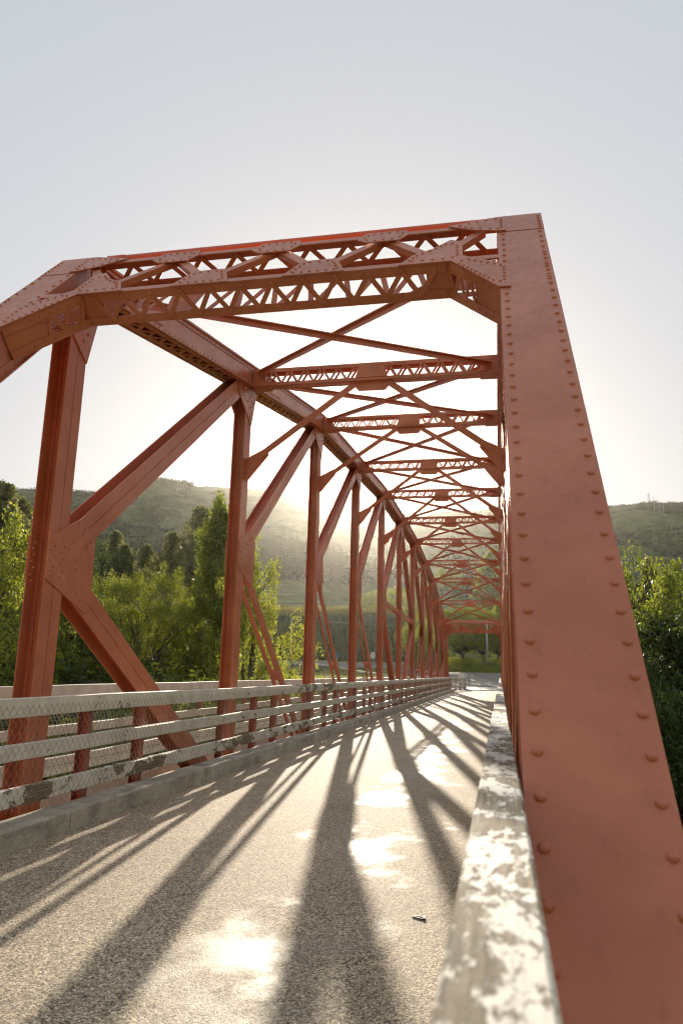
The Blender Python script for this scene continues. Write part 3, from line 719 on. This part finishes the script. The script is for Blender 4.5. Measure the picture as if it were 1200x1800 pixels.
# right rail under the camera
g = empty('guard_rail', (0, -5, 0)); tag(g, 'thick flaking white top rail on the right, running away from the lens', 'guard rail')
seg = [-5.0, -1.2, 3.9 + .2, 9.1, 14.2, 19.3, 24.4, 29.5, 34.6, 39.7, 44.8, 49.9, 55, 60.5]
for a, b in zip(seg[:-1], seg[1:]):
    par(rail_board(-.062, .045, a + .003, b - .003, .97, 1.12, PAINT_RAIL, .002, .1 if a < 10 else .5), g)
    for (z0, z1) in ((.63, .755), (.275, .415)): par(rail_board(-.05, .0, a + .003, b - .003, z0, z1, PAINT_WORN), g)
for i in range(-1, 12):
    for dy in (1.2, 3.6):
        y = Y(i) + dy
        if -4.5 < y < 61: mb = MB(); ibar(.06 - .02, y, -.2, .96, mb, .06, .08); par(mb.build('post', STEEL_DARK), g)
# outer footway rail
g = empty('guard_rail', (-5.55, -5, 0)); tag(g, 'outer white footway rail beyond the left truss, clear of the roadway', 'guard rail')
seg = [-5.0 + 5.1 * k for k in range(0, 14)] + [64.2]
for a, b in zip(seg[:-1], seg[1:]):
    for (z0, z1) in ((.985, 1.135), (.52, .64), (.15, .25), (.03, .14)):
        j = random.uniform(-.003, .003); par(rail_board(-5.55, -5.5, a + .003, b - .003, z0 + j, z1 + j, PAINT_CLEAN), g)
for k in range(0, 27):
    mb = MB(); ibar(-5.605, -4.2 + 2.55 * k, -.3, 1.08, mb, .08, .09); par(mb.build('post', STEEL_DARK), g)
wire_mesh(-5.49, -1.5, 62.0, .10, 1.05, g, .0017)
# flared end of the left rail
g = empty('guard_rail', (-3.9, 61.4, 0)); tag(g, 'short flared rail end closed with netting where the bridge meets the road', 'guard rail')
for (z0, z1) in ((.97, 1.12), (.63, .755), (.29, .415)): par(rail_board(-3.87, -3.81, 61.35, 67.0, z0, z1, PAINT, .004, .35, .152), g)
wire_mesh(-3.80, 61.4, 67.0, .2, 1.08, g, .003, .043, .048, .152)
for k in range(4): mb = MB(); ibar(-3.9 + .152 * (k * 1.85 + .05), 61.45 + k * 1.83, -.2, 1.1, mb, .08, .09); par(mb.build('post', STEEL_DARK), g)
mb = MB(); mb.box(-3.02, -2.92, 67.05, 67.15, 0, 1.2); par(mb.build('end_post', WHITE), g)
# rounded white end marker
g = empty('bridge_end_marker', (-3.5, 70, 0)); tag(g, 'white slab marker with rounded cap standing at the end of the bridge', 'marker')
mb = MB(); mb.box(-3.74, -3.22, 69.93, 70.07, -.05, 1.28); o = mb.build('slab', WHITE); par(o, g)
mb = MB(); mb.plate([(-3.48 + .33 * math.cos(t), 70, 1.282 + .2 * math.sin(t)) for t in np.linspace(0, math.pi, 13)], (0, 1, 0), -.1, .1); par(mb.build('cap', WHITE), g)
# bit of scrap iron lying on the road
def scrap():
    q = empty('metal_bracket', (-.33, 1.0, 0)); return q
p = Vector((-.3, 0, 0))
d = CF * 1296.35 + CR * (743 - 600) - CU * (1614 - 900); k = -1.4 / d.z; p = Vector((d.x * k, d.y * k, .012))
mb = MB(); V_ = [(0, 0), (.11, -.005), (.115, -.05), (.10, -.055), (.095, -.02), (.01, -.012)]
mb.plate([(p.x - .06 + a, p.y + b, .012) for a, b in [(0, 0), (.06, -.006), (.06, -.013), (0, -.012)]], (0, 0, 1), -.008, .0)
mb.plate([(p.x - .06 + a, p.y + b, .012) for a, b in [(.061, .0), (.076, -.003), (.077, -.05), (.063, -.048)]], (0, 0, 1), -.008, .003)
mb.plate([(p.x - .06 + a, p.y + b, .012) for a, b in [(.004, -.014), (.062, -.04), (.062, -.047), (.001, -.02)]], (0, 0, 1), -.008, -.001)
tag(mb.build('metal_bracket', DARKIRON), 'small dark rusty metal bracket lying on the road by the right kerb', 'scrap metal')

# ------------------------------------------------------------------ trees
def leaf_quads(C, R, n, size, flat=.0):      # clusters: centres (k,3), radii (k,3); n leaves in each
    k = len(C); Cc = np.repeat(C, n, 0); Rr = np.repeat(R, n, 0); m = k * n
    d = rng.normal(size=(m, 3)); d /= np.linalg.norm(d, axis=1)[:, None]; q = rng.random(m) ** .45
    P = Cc + d * Rr * q[:, None]
    a = rng.normal(size=(m, 3)); a /= np.linalg.norm(a, axis=1)[:, None]; b = rng.normal(size=(m, 3)); b -= (b * a).sum(1)[:, None] * a; b /= np.linalg.norm(b, axis=1)[:, None]
    s = (size * (.6 + .8 * rng.random(m)))[:, None]
    return np.stack([P - a * s, P - b * s * .45, P + a * s, P + b * s * .45], 1)
def limb(mb, pts, r0, r1, n=6):
    k = len(pts) - 1
    for i in range(k): mb.tube(pts[i], pts[i + 1], r0 + (r1 - r0) * i / k, r0 + (r1 - r0) * (i + 1) / k, n)
def wob(a, s): return Vector(a) + Vector(rng.normal(size=3) * s)
PROTO = {}
def make_tree(kind, var):
    """unit: metres, standing at the origin. returns (crown mesh, trunk mesh, height)"""
    key = (kind, var)
    if key in PROTO: return PROTO[key]
    mb = MB(); C = []; R = []
    if kind in ('round', 'light', 'gully'):
        h, wd = {'round': (10, 5.2), 'light': (12, 4.0), 'gully': (13, 4.4)}[kind]
        nl = 9 if kind != 'round' else 7
        lobes = []
        for i in range(15 if kind != 'gully' else 13):
            th = i * 2.4 + var; t = rng.random(); z = h * (.22 + .66 * t); rr = wd * math.sqrt(max(.06, 1 - ((z / h - .42) / .62) ** 2)) * (.45 + .32 * rng.random())
            lobes.append((rr * math.cos(th), rr * math.sin(th), z, wd * (.30 + .2 * rng.random())))
        lobes.append((0, 0, h * .80, wd * .42)); lobes.append((.5, -.4, h * .9, wd * .26))
        for (x, y, z, r) in lobes:
            p1 = wob((x * .35, y * .35, z * .5), .25); limb(mb, [(0, 0, h * .12), p1, wob((x * .75, y * .75, z * .82), .25), (x, y, z)], .16, .03)
            for _ in range(34 if kind != 'light' else 26):
                d = rng.normal(size=3); d /= np.linalg.norm(d); q = .55 + .5 * rng.random()
                if kind == 'light': c = (x + d[0] * r * q, y + d[1] * r * q, z + d[2] * r * q * 1.25)
                else: c = (x + d[0] * r * q, y + d[1] * r * q, z + d[2] * r * q)
                C.append(c); s = .26 + .42 * rng.random(); R.append((s, s, s * (1.25 if kind == 'light' else .85)))
            for _ in range(5):
                d = rng.normal(size=3); limb(mb, [(x, y, z), (x + d[0] * r * .5, y + d[1] * r * .5, z + abs(d[2]) * r * .5)], .03, .008, 4)
        limb(mb, [(0, 0, -1.5), (0, 0, h * .15), wob((0, 0, h * .4), .2), wob((0, 0, h * .75), .2)], .30, .07, 8)
        n, sz = (70, .105) if kind != 'light' else (52, .10)
        lm = {'round': LEAF_WILLOW, 'light': LEAF_LIGHT, 'gully': LEAF_DARK}[kind]; bark = BARK if kind != 'gully' else PALEBARK
    elif kind == 'dome':
        h, wd = 9.0, 6.0
        for i in range(900):
            d = rng.normal(size=3); d[2] = abs(d[2]) * 1.1 - .35; d /= np.linalg.norm(d); nb = 1 + .2 * noise.noise(Vector((d[0] * 2.2 + var * 9, d[1] * 2.2, d[2] * 2.2))) + .16 * noise.noise(Vector((d[0] * 6, d[1] * 6 + var, d[2] * 6)))
            q = nb * (.93 + .09 * rng.random()) if i < 680 else nb * rng.uniform(.45, .85)
            C.append((d[0] * wd * q, d[1] * wd * q, 3.4 + d[2] * 5.3 * q)); s_ = .27 + .22 * rng.random(); R.append((s_ * 1.1, s_ * 1.1, s_))
            if i % 9 == 0: limb(mb, [(0, 0, 1), wob((d[0] * 2.4, d[1] * 2.4, 3.0 + d[2] * 2), .3), C[-1]], .09, .015, 5)
        limb(mb, [(0, 0, -1.5), (0, 0, 1), (.2, 0, 4)], .35, .15, 8)
        n, sz, lm, bark = 120, .06, LEAF_WILLOW, BARK
    elif kind == 'poplar':
        h = 15
        for i in range(150):
            t = (i + rng.random()) / 150; z = h * (.06 + .93 * t); env = 1.55 * (math.sin(math.pi * min(1, t * .93 + .07) ** .8) ** .7 + .05); th = rng.random() * 6.28; q = rng.random() ** .5
            env *= .75 + .5 * abs(noise.noise(Vector((math.cos(th) * 1.3, math.sin(th) * 1.3, z * .5 + var * 7))) * 1.6)
            x, y = env * q * math.cos(th), env * q * math.sin(th)
            for _ in range(4): C.append((x + rng.normal() * .15, y + rng.normal() * .15, z + rng.normal() * .35)); s = .2 + .2 * rng.random(); R.append((s, s, s * 2.1))
            if i % 4 == 0: limb(mb, [(0, 0, max(.5, z - 2.4)), (x * .6, y * .6, z - 1.0), (x, y, z)], .05, .01, 4)
        for k in range(4):
            th = k * 1.6; limb(mb, [(0, 0, -1), (.15 * math.cos(th), .15 * math.sin(th), 3), (.35 * math.cos(th), .35 * math.sin(th), 8), (.2 * math.cos(th), .2 * math.sin(th), 13.5)], .14, .03)
        n, sz, lm, bark = 60, .095, LEAF_POPLAR, BARK
    elif kind == 'pine':
        h = 14; limb(mb, [(0, 0, -1), (0, 0, 5), (.1, 0, 10), (.05, .05, 13.6)], .24, .04, 8)
        z = 1.0; lv = 0
        while z < h - .3:
            t = z / h; L_ = 5.0 * (1 - t) ** 1.05 * (.85 + .35 * rng.random()) + .12; nb = 7 if t < .8 else 5
            for b_ in range(nb):
                th = b_ * 6.283 / nb + lv * .9 + rng.normal() * .25; Lb = L_ * (.7 + .5 * rng.random()); up = .25 + .35 * t
                e = (Lb * math.cos(th), Lb * math.sin(th), z + Lb * up)
                limb(mb, [(0, 0, z), (e[0] * .5, e[1] * .5, z + Lb * up * .3), e], .035, .008, 4)
                for q in np.linspace(.3, 1.05, max(2, int(Lb * 3.2))):
                    C.append((e[0] * q + rng.normal() * .08, e[1] * q + rng.normal() * .08, z + Lb * up * q * q + rng.normal() * .08)); s = .17 + .14 * rng.random(); R.append((s * 1.2, s * 1.2, s * 1.15))
            z += .55 * (1 - .35 * t); lv += 1
        n, sz, lm, bark = 40, .115, LEAF_PINE, BARK
    elif kind == 'shrub':
        h = 3.2
        for i in range(60):
            d = rng.normal(size=3); d /= np.linalg.norm(d); q = rng.random() ** .4
            c = (d[0] * 1.9 * q, d[1] * 1.9 * q, 1.35 + d[2] * 1.35 * q); C.append(c); s = .3 + .2 * rng.random(); R.append((s, s, s))
            if i % 5 == 0: limb(mb, [(0, 0, -.3), (c[0] * .5, c[1] * .5, c[2] * .6), c], .04, .01, 4)
        n, sz, lm, bark = 60, .06, LEAF_LIGHT, BARK
    Q = leaf_quads(np.array(C), np.array(R), n, sz)
    me = quads('crown', Q, lm); t = mb.build('trunk', bark, None, True); tm = t.data; bpy.data.objects.remove(t)
    PROTO[key] = (me, tm, h); return PROTO[key]
def plant(kind, name, loc, top, label, cat, var=0, wf=1.0, rz=0, mat_=None, group=None):
    me, tm, h = make_tree(kind, var); sc = (top - loc[2]) / h
    e = empty(name, loc, rz); e.scale = (sc * wf, sc * wf, sc)
    for nm, d in (('crown', me), ('trunk', tm)):
        if nm == 'crown' and mat_ is not None:
            kk = (kind, var, mat_.name)
            if kk not in PROTO: c = d.copy(); c.materials[0] = mat_; PROTO[kk] = c
            d = PROTO[kk]
        o = bpy.data.objects.new(nm, d); COL.objects.link(o); o.parent = e
    tag(e, label, cat, group); return e
def pt(kind, name, px, ptop, Yd, zb, label, cat, wf=1.0, var=0, rz=None, mat_=None, group=None):
    p = at(px, ptop, Yd); return plant(kind, name, (p.x, Yd, zb), p.z, label, cat, var, wf, rng.random() * 6 if rz is None else rz, mat_, group)
TG = 'trees along the left bank'
pt('light', 'leafy_tree', 12, 905, 27, -8, 'bright leafy tree at the left edge, left of the nearest steel post', 'tree', .62, 0, group=TG)
pt('pine', 'pine_tree', 12, 846, 62, -2, 'tallest dark pine at the far left edge against the sky', 'tree', 1.0, 0, group=TG)
pt('pine', 'pine_tree', 41, 873, 66, -2, 'pine with its top just left of the nearest steel post', 'tree', .95, 1, group=TG)
pt('pine', 'pine_tree', -25, 880, 60, -2, 'pine cut off by the left edge below the tallest one', 'tree', 1.1, 1, group=TG)
pt('pine', 'pine_tree', 205, 932, 66, -1, 'slim pine just right of the large gusset plate, above the willow', 'tree', .92, 0, group=TG)
pt('pine', 'pine_tree', 222, 955, 64, -1, 'short pine leaning close on the right of the slim pine', 'tree', .95, 1, group=TG)
pt('pine', 'pine_tree', 259, 955, 70, -1, 'small pale pine alone in the middle of the pine row', 'tree', 1.0, 1, group=TG)
pt('pine', 'pine_tree', 305, 934, 66, -1, 'broad pine above the top of the round willow', 'tree', .95, 0, group=TG)
pt('pine', 'pine_tree', 355, 889, 66, -1, 'tallest pine of the row, just left of the poplar', 'tree', .98, 1, group=TG)
pt('pine', 'pine_tree', 345, 950, 62, -1, 'low pine filling in below the tallest one beside the poplar', 'tree', 1.0, 0, group=TG)
pt('dome', 'willow_tree', 172, 962, 52, -1, 'small rounded tree behind the big gusset, left of the slim pine', 'tree', .55, 1, mat_=LEAF_DARK, group=TG)
pt('dome', 'willow_tree', 262, 1006, 35, -1.8, 'big rounded dense willow filling the gap between the first two posts', 'tree', .82, 0, group=TG)
pt('dome', 'willow_tree', 165, 1030, 37, -2.2, 'willow lower and left of the big rounded one, behind the lower diagonal', 'tree', .6, 1, group=TG)
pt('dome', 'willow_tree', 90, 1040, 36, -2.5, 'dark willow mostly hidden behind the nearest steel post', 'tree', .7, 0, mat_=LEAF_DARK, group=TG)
pt('poplar', 'poplar_tree', 388, 893, 36, -7, 'tall narrow poplar left of the second steel post', 'tree', .95, 0, group=TG)
pt('light', 'leafy_tree', 452, 985, 33, -7.5, 'pale sunlit tree with open branches right of the second steel post', 'tree', .60, 1, group=TG)
pt('shrub', 'shrub', 335, 1140, 28, -4.5, 'dark rounded shrub below the willow, just over the footway rail', 'shrub', 1.3, 0, mat_=LEAF_WILLOW)
pt('shrub', 'shrub', 262, 1120, 31, -4, 'broad dark shrub under the middle of the big rounded willow', 'shrub', 1.4, 1, mat_=LEAF_WILLOW)
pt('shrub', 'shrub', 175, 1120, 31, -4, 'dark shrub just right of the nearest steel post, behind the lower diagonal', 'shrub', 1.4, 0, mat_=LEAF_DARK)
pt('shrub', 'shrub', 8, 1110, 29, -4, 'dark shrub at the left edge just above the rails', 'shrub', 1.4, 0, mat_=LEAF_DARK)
pt('shrub', 'shrub', 385, 1150, 27, -4.2, 'rounded shrub at the foot of the tall poplar', 'shrub', 1.2, 1, mat_=LEAF_WILLOW)
pt('dome', 'willow_tree', 20, 1060, 33, -3, 'dark green willow low in the bottom left behind the rails', 'tree', .8, 1, mat_=LEAF_WILLOW, group=TG)
pt('shrub', 'shrub', 500, 1160, 62, -.6, 'sunlit bush on the meadow beside the pale open tree', 'shrub', 1.0, 0)
# far side of the meadow and beyond the bridge
FG = 'trees beyond the far end of the bridge'
def gz(x, y): return H(x, y) - .1
for (kind, px, top, Yd, wf, var, lab, mt) in [
    ('light', 722, 1075, 98, .95, 0, 'sunlit tree seen between the middle posts beyond the road', None),
    ('light', 757, 1092, 97, .9, 1, 'sunlit tree just left of the far end portal post', None),
    ('dome', 812, 1066, 107, 1.0, 0, 'large rounded tree framed by the left half of the far portal', LEAF_POPLAR),
    ('dome', 846, 1070, 108, .8, 1, 'large dark tree framed by the far portal right of the rounded one', LEAF_POPLAR),
    ('light', 873, 1055, 106, .8, 1, 'pale sunlit tree by the utility pole at the right of the far portal', None),
    ('poplar', 862, 972, 190, 1.5, 0, 'tall pale poplar high behind the last overhead struts', LEAF_LIGHT),
    ('poplar', 851, 990, 196, 1.5, 1, 'shorter pale poplar touching the tall one behind the struts', LEAF_LIGHT),
    ('light', 776, 998, 230, 1.2, 0, 'pale feathery tree on the slope seen left between the struts', None),
    ('light', 801, 1004, 236, 1.2, 1, 'pale feathery tree on the slope seen right between the struts', None),
    ('dome', 690, 1034, 170, 1.4, 1, 'hazy rounded tree above the end of the grassy terrace', LEAF_LIGHT)]:
    p = at(px, top, Yd)
    plant(kind, {'poplar': 'poplar_tree', 'dome': 'round_tree', 'light': 'leafy_tree'}[kind], (p.x, Yd, gz(p.x, Yd)), p.z, lab, 'tree', var, wf, rng.random() * 6, mt, FG)
# right bank
RG = 'trees in the gully on the right'
for (kind, px, top, Yd, zb, wf, var, lab, mt) in [
    ('light', 1178, 992, 37, -9, .62, 0, 'tallest sunlit tree at the right edge of the photo', LEAF_POPLAR),
    ('poplar', 1137, 1000, 52, -8, .9, 1, 'slim grey green conical tree left of the tallest right one', LEAF_PINE),
    ('pine', 1120, 1022, 60, -6, .7, 0, 'small pine just right of the steel end post', None),
    ('light', 1093, 1008, 44, -9, .6, 1, 'sunlit tree half hidden by the right steel end post', LEAF_POPLAR),
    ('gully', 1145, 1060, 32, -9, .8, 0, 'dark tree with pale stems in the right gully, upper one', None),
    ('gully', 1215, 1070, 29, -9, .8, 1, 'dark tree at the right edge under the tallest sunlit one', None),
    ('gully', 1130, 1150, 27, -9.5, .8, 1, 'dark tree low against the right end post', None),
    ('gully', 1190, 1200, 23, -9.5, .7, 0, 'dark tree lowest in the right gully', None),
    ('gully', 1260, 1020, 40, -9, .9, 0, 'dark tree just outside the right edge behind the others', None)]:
    pt(kind, {'light': 'leafy_tree', 'poplar': 'conical_tree', 'pine': 'pine_tree', 'gully': 'gully_tree'}[kind], px, top, Yd, zb, lab, 'tree', wf, var, mat_=mt, group=RG)

# conifers massed on the hillside: nobody could count them
def forest():
    Q = []
    while len(Q) < 2600:
        az = rng.uniform(-34, -2); r = rng.uniform(235, 345); x, y = r * math.sin(rad(az)), r * math.cos(rad(az))
        dn = noise.noise(Vector((x * .012, y * .012, 8))) + .35 * math.exp(-((az + 13) / 9) ** 2) + .25 * math.exp(-((r - 290) / 60) ** 2) - .18
        if dn < .02: continue
        Q.append((x, y, H(x, y), rng.uniform(4, 8.5)))
    T = []
    for x, y, z, h in Q:
        n = 60; t = rng.random(n) ** .8; th = rng.random(n) * 6.283; r = h * .24 * (1 - t) + .2
        c = np.stack([x + r * np.cos(th) * .75, y + r * np.sin(th) * .75, z + h * t], 1); s = (h * .10 * (1.15 - t))[:, None]
        a = rng.normal(size=(n, 3)); a /= np.linalg.norm(a, axis=1)[:, None]; b = rng.normal(size=(n, 3)); b /= np.linalg.norm(b, axis=1)[:, None]
        T.append(np.stack([c - a * s, c + b * s, c + a * s], 1))
    me = quads('hillside_forest', np.concatenate(T), LEAF_FOREST, 3); o = bpy.data.objects.new('hillside_forest', me); COL.objects.link(o)
    tag(o, 'dark conifer wood covering the lower hillside', 'forest', None, 'stuff')
forest()
def scrub():
    T = []; k = 0
    while k < 9000:
        az = rng.uniform(-38, 14); r = rng.uniform(250, 900); x, y = r * math.sin(rad(az)), r * math.cos(rad(az))
        if -24 < az < -4: continue
        if noise.noise(Vector((x * .01, y * .01, 3))) + .5 * noise.noise(Vector((x * .05, y * .05, 6))) < .02: continue
        k += 1; z = H(x, y); h = rng.uniform(.8, 2.6); n = 10
        c = np.array([x, y, z]) + rng.normal(size=(n, 3)) * np.array([h * .6, h * .6, h * .25]) + np.array([0, 0, h * .3]); s = h * .45
        a = rng.normal(size=(n, 3)); a /= np.linalg.norm(a, axis=1)[:, None]; b = rng.normal(size=(n, 3)); b /= np.linalg.norm(b, axis=1)[:, None]
        T.append(np.stack([c - a * s, c + b * s, c + a * s], 1))
    me = quads('hill_scrub', np.concatenate(T), LEAF_FOREST, 3); o = bpy.data.objects.new('hill_scrub', me); COL.objects.link(o)
    tag(o, 'low scrub dotted over the hills', 'scrub', None, 'stuff')
scrub()
def grass(name, label, region, n, h0, h1, wdt, m=GRASS):
    P = []
    while len(P) < n:
        x, y = region()
        if x is None: continue
        P.append((x, y, H(x, y)))
    P = np.array(P); k = len(P); th = rng.random(k) * 6.283; h = rng.uniform(h0, h1, k); w_ = rng.uniform(.5, 1, k) * wdt
    dx = np.stack([np.cos(th) * w_, np.sin(th) * w_, np.zeros(k)], 1); tip = np.stack([rng.normal(size=k) * .25 * h, rng.normal(size=k) * .25 * h, h], 1)
    me = quads(name, np.stack([P - dx, P + dx, P + tip], 1), m, 3); o = bpy.data.objects.new(name, me); COL.objects.link(o); tag(o, label, 'grass', None, 'stuff')
def r_meadow():
    return rng.uniform(-45, -9), rng.uniform(64, 92)
grass('meadow_grass', 'short sunlit grass on the meadow left of the far road', r_meadow, 45000, .05, .22, .03)
grass('terrace_grass', 'dry grass standing along the terrace crest', lambda: (rng.uniform(-75, -8), rng.uniform(124, 131)), 26000, .3, 1.3, .06)
grass('bank_grass', 'rough grass and weeds covering the terrace slope', lambda: (rng.uniform(-60, -8), rng.uniform(106, 125)), 50000, .2, .8, .07, LEAF_DARK)
grass('verge_grass', 'green grass verge facing the end of the bridge', lambda: (rng.uniform(-11.5, 12), rng.uniform(96.2, 112)), 42000, .15, .6, .04, LEAF_WILLOW)

# ------------------------------------------------------------------ poles, wires, signs, barrier
def pole(name, x, y, z, h, r, label, cat, arms=0, lamp=False, group=None):
    e = empty(name, (x, y, z)); tag(e, label, cat, group)
    mb = MB(); mb.tube((x, y, z - .5), (x, y, z + h), r, r * .65, 10); par(mb.build('pole', GREYPOLE, None, True), e)
    for k in range(arms):
        mb = MB(); mb.box(x - .9, x + .9, y - .05, y + .05, z + h - .35 - .5 * k, z + h - .25 - .5 * k)
        par(mb.build('crossarm', OLDWOOD), e)
    if lamp:
        mb = MB(); mb.tube((x, y, z + h - .15), (x + .9, y - .1, z + h + .1), .04, .03, 6); par(mb.build('arm', GREYPOLE), e)
        mb = MB(); mb.plate([(x + .75, y - .1, z + h + .03), (x + .85, y - .1, z + h + .18), (x + 1.3, y - .1, z + h + .16), (x + 1.35, y - .1, z + h + .06)], (0, 1, 0), -.12, .12); par(mb.build('lamp_head', GREYPOLE), e)
    return e
p = at(510, 1160, 97); t = at(515, 1086, 97); pole('utility_pole', p.x, 97, gz(p.x, 97), t.z - gz(p.x, 97), .11, 'pale lamp pole beside the road, right of the sunlit tree', 'pole', 0, True)
p = at(856, 1170, 102); t = at(857, 1093, 102); pole('utility_pole', p.x, 102, gz(p.x, 102), t.z - gz(p.x, 102), .16, 'pale utility pole seen through the far portal', 'pole', 0)
# power line across the valley
a = at(395, 1041, 118); b = at(905, 1041, 118)
pole('power_pole', a.x, 118, gz(a.x, 118), a.z - gz(a.x, 118) + .4, .14, 'power pole carrying the cables, behind the second steel post', 'pole', 2)
pole('power_pole', b.x, 118, gz(b.x, 118), b.z - gz(b.x, 118) + .4, .14, 'power pole carrying the cables, behind the right truss', 'pole', 2)
for k, (za, zb, dx) in enumerate(((0, 0, -.6), (-1.15, -1.15, .6))):
    mb = MB(); pts = []
    for q in range(25):
        s = q / 24; pts.append((a.x + dx + (b.x - a.x) * s, 118, a.z + za + (b.z - a.z) * s - .5 * 4 * s * (1 - s)))
    limb(mb, pts, .022, .022, 5); tag(mb.build('power_cable', GREYPOLE), 'upper of two long power cables across the dark wood' if k == 0 else 'lower of two long power cables across the dark wood', 'cable')
mb = MB(); A = at(515, 1087, 97) + Vector((0, 0, -.1)); B = at(905, 1108, 118)
limb(mb, [A.lerp(B, s) + Vector((0, 0, -1.0 * 4 * s * (1 - s) * .25)) for s in np.linspace(0, 1, 25)], .03, .03, 5)
tag(mb.build('power_cable', GREYPOLE), 'single slanting cable running from the lamp pole across the terrace', 'cable')
# signs
p = at(655, 1150, 99); z0 = gz(p.x, 103)
e = empty('road_sign', (p.x, 103, z0)); tag(e, 'small white rounded sign across the road between the middle posts', 'sign')
p = at(655, 1152, 103)
mb = MB(); mb.tube((p.x, 103, z0 - .2), (p.x, 103, p.z - .3), .04, n=6); par(mb.build('sign_post', GREYPOLE), e)
mb = MB(); mb.plate([(p.x + .46 * math.cos(u) * .8, 103, p.z + .5 * math.sin(u)) for u in np.linspace(0, 2 * math.pi, 17)[:-1]], (0, 1, 0), -.07, -.05); par(mb.build('sign_face', WHITE), e)
p = at(592, 1153, 103); z0 = gz(p.x, 103)
e = empty('road_sign', (p.x, 103, z0)); tag(e, 'narrow blue sign on a post beside the road', 'sign')
mb = MB(); mb.tube((p.x, 103, z0 - .2), (p.x, 103, p.z - .3), .05, n=6); par(mb.build('sign_post', WHITE), e)
mb = MB(); mb.box(p.x - .2, p.x + .2, 102.93, 102.95, p.z - .35, p.z + .35); par(mb.build('sign_face', BLUE), e)
# roadside barrier
A = at(716, 1184, 76); B = at(540, 1163, 96); e = empty('road_barrier', (A.x, A.y, 0)); tag(e, 'low roadside barrier of dark posts and a pale rail at the meadow edge', 'barrier')
n = 13; pr = None
for k in range(n + 1):
    q = A.lerp(B, k / n); z = gz(q.x, q.y); mb = MB(); mb.tube((q.x, q.y, z - .2), (q.x, q.y, z + .72), .09, n=7); par(mb.build('post', OLDWOOD), e)
    if pr: mb = MB(); mb.bar(pr, (q.x, q.y - .1, z + .5), Vector((0, 1, 0)), Vector((0, 0, 1)), -.03, .03, 0, .2); par(mb.build('rail', PAINT_CLEAN), e)
    pr = Vector((q.x, q.y - .1, z + .5))
# short old fence posts on the verge
for k, (px, lab) in enumerate(((838, 'left one of two old fence posts on the grass verge'), (845, 'right one of two old fence posts on the grass verge'))):
    p = at(px, 1165, 101); mb = MB(); z = gz(p.x, 101); mb.tube((p.x, 101, z - .2), (p.x + .05, 101, z + 1.35), .08, .07, 7); mb.tube((p.x + .05, 101, z + 1.35), (p.x + .05, 101, z + 1.4), .07, .03, 7)
    tag(mb.build('fence_post', OLDWOOD), lab, 'post', 'old fence posts on the verge')
# mast and H-frame poles on the right hill
p = at(1146, 884, 830)
r_ = 815; x, y = r_ * math.sin(rad(11.0)), r_ * math.cos(rad(11.0)); z = H(x, y); mb = MB(); h = 11
for sx, sy in ((-1, -1), (1, -1), (1, 1), (-1, 1)): mb.tube((x + sx * 1.4, y + sy * 1.4, z - 1), (x + sx * .2, y + sy * .2, z + h), .16, .1, 5)
for k in range(8):
    w0 = 1.4 - 1.2 * k / 8; w1 = 1.4 - 1.2 * (k + 1) / 8; s = 1 if k % 2 else -1
    for yy in (-1, 1): mb.tube((x - s * w0, y + yy * w0, z + h * k / 8), (x + s * w1, y + yy * w1, z + h * (k + 1) / 8), .09, n=4)
mb.box(x - 2, x + 2, y - .1, y + .1, z + h - 1.2, z + h - .9)
tag(mb.build('lattice_mast', GREYPOLE), 'small lattice mast on the crest of the right hill', 'mast')
for k, az in enumerate((11.35, 11.65, 11.95)):
    r_ = 600; x, y = r_ * math.sin(rad(az)), r_ * math.cos(rad(az)); z = H(x, y); mb = MB(); mb.tube((x, y, z - 1), (x, y, z + 11.5 - 1.2 * k), .2, .14, 6)
    mb.box(x - .8, x + .8, y - .1, y + .1, z + 9.6 - 1.2 * k, z + 9.9 - 1.2 * k)
    tag(mb.build('power_pole', GREYPOLE), ['left', 'middle', 'right'][k] + ' one of three thin pale poles on the right hillside', 'pole', 'thin poles on the right hill')

# ------------------------------------------------------------------ evening haze in the valley
m, t, out = mat('haze_air'); v = N(t, 'ShaderNodeVolumePrincipled'); v.inputs['Color'].default_value = (1, .97, .92, 1); v.inputs['Density'].default_value = .000075; v.inputs['Anisotropy'].default_value = .85
L(t, v.outputs[0], out.inputs['Volume'])
mb = MB(); mb.box(-1230, 1230, -1230, 1230, -11, 262); tag(mb.build('haze', m), 'thin evening haze filling the valley', 'haze', None, 'stuff')
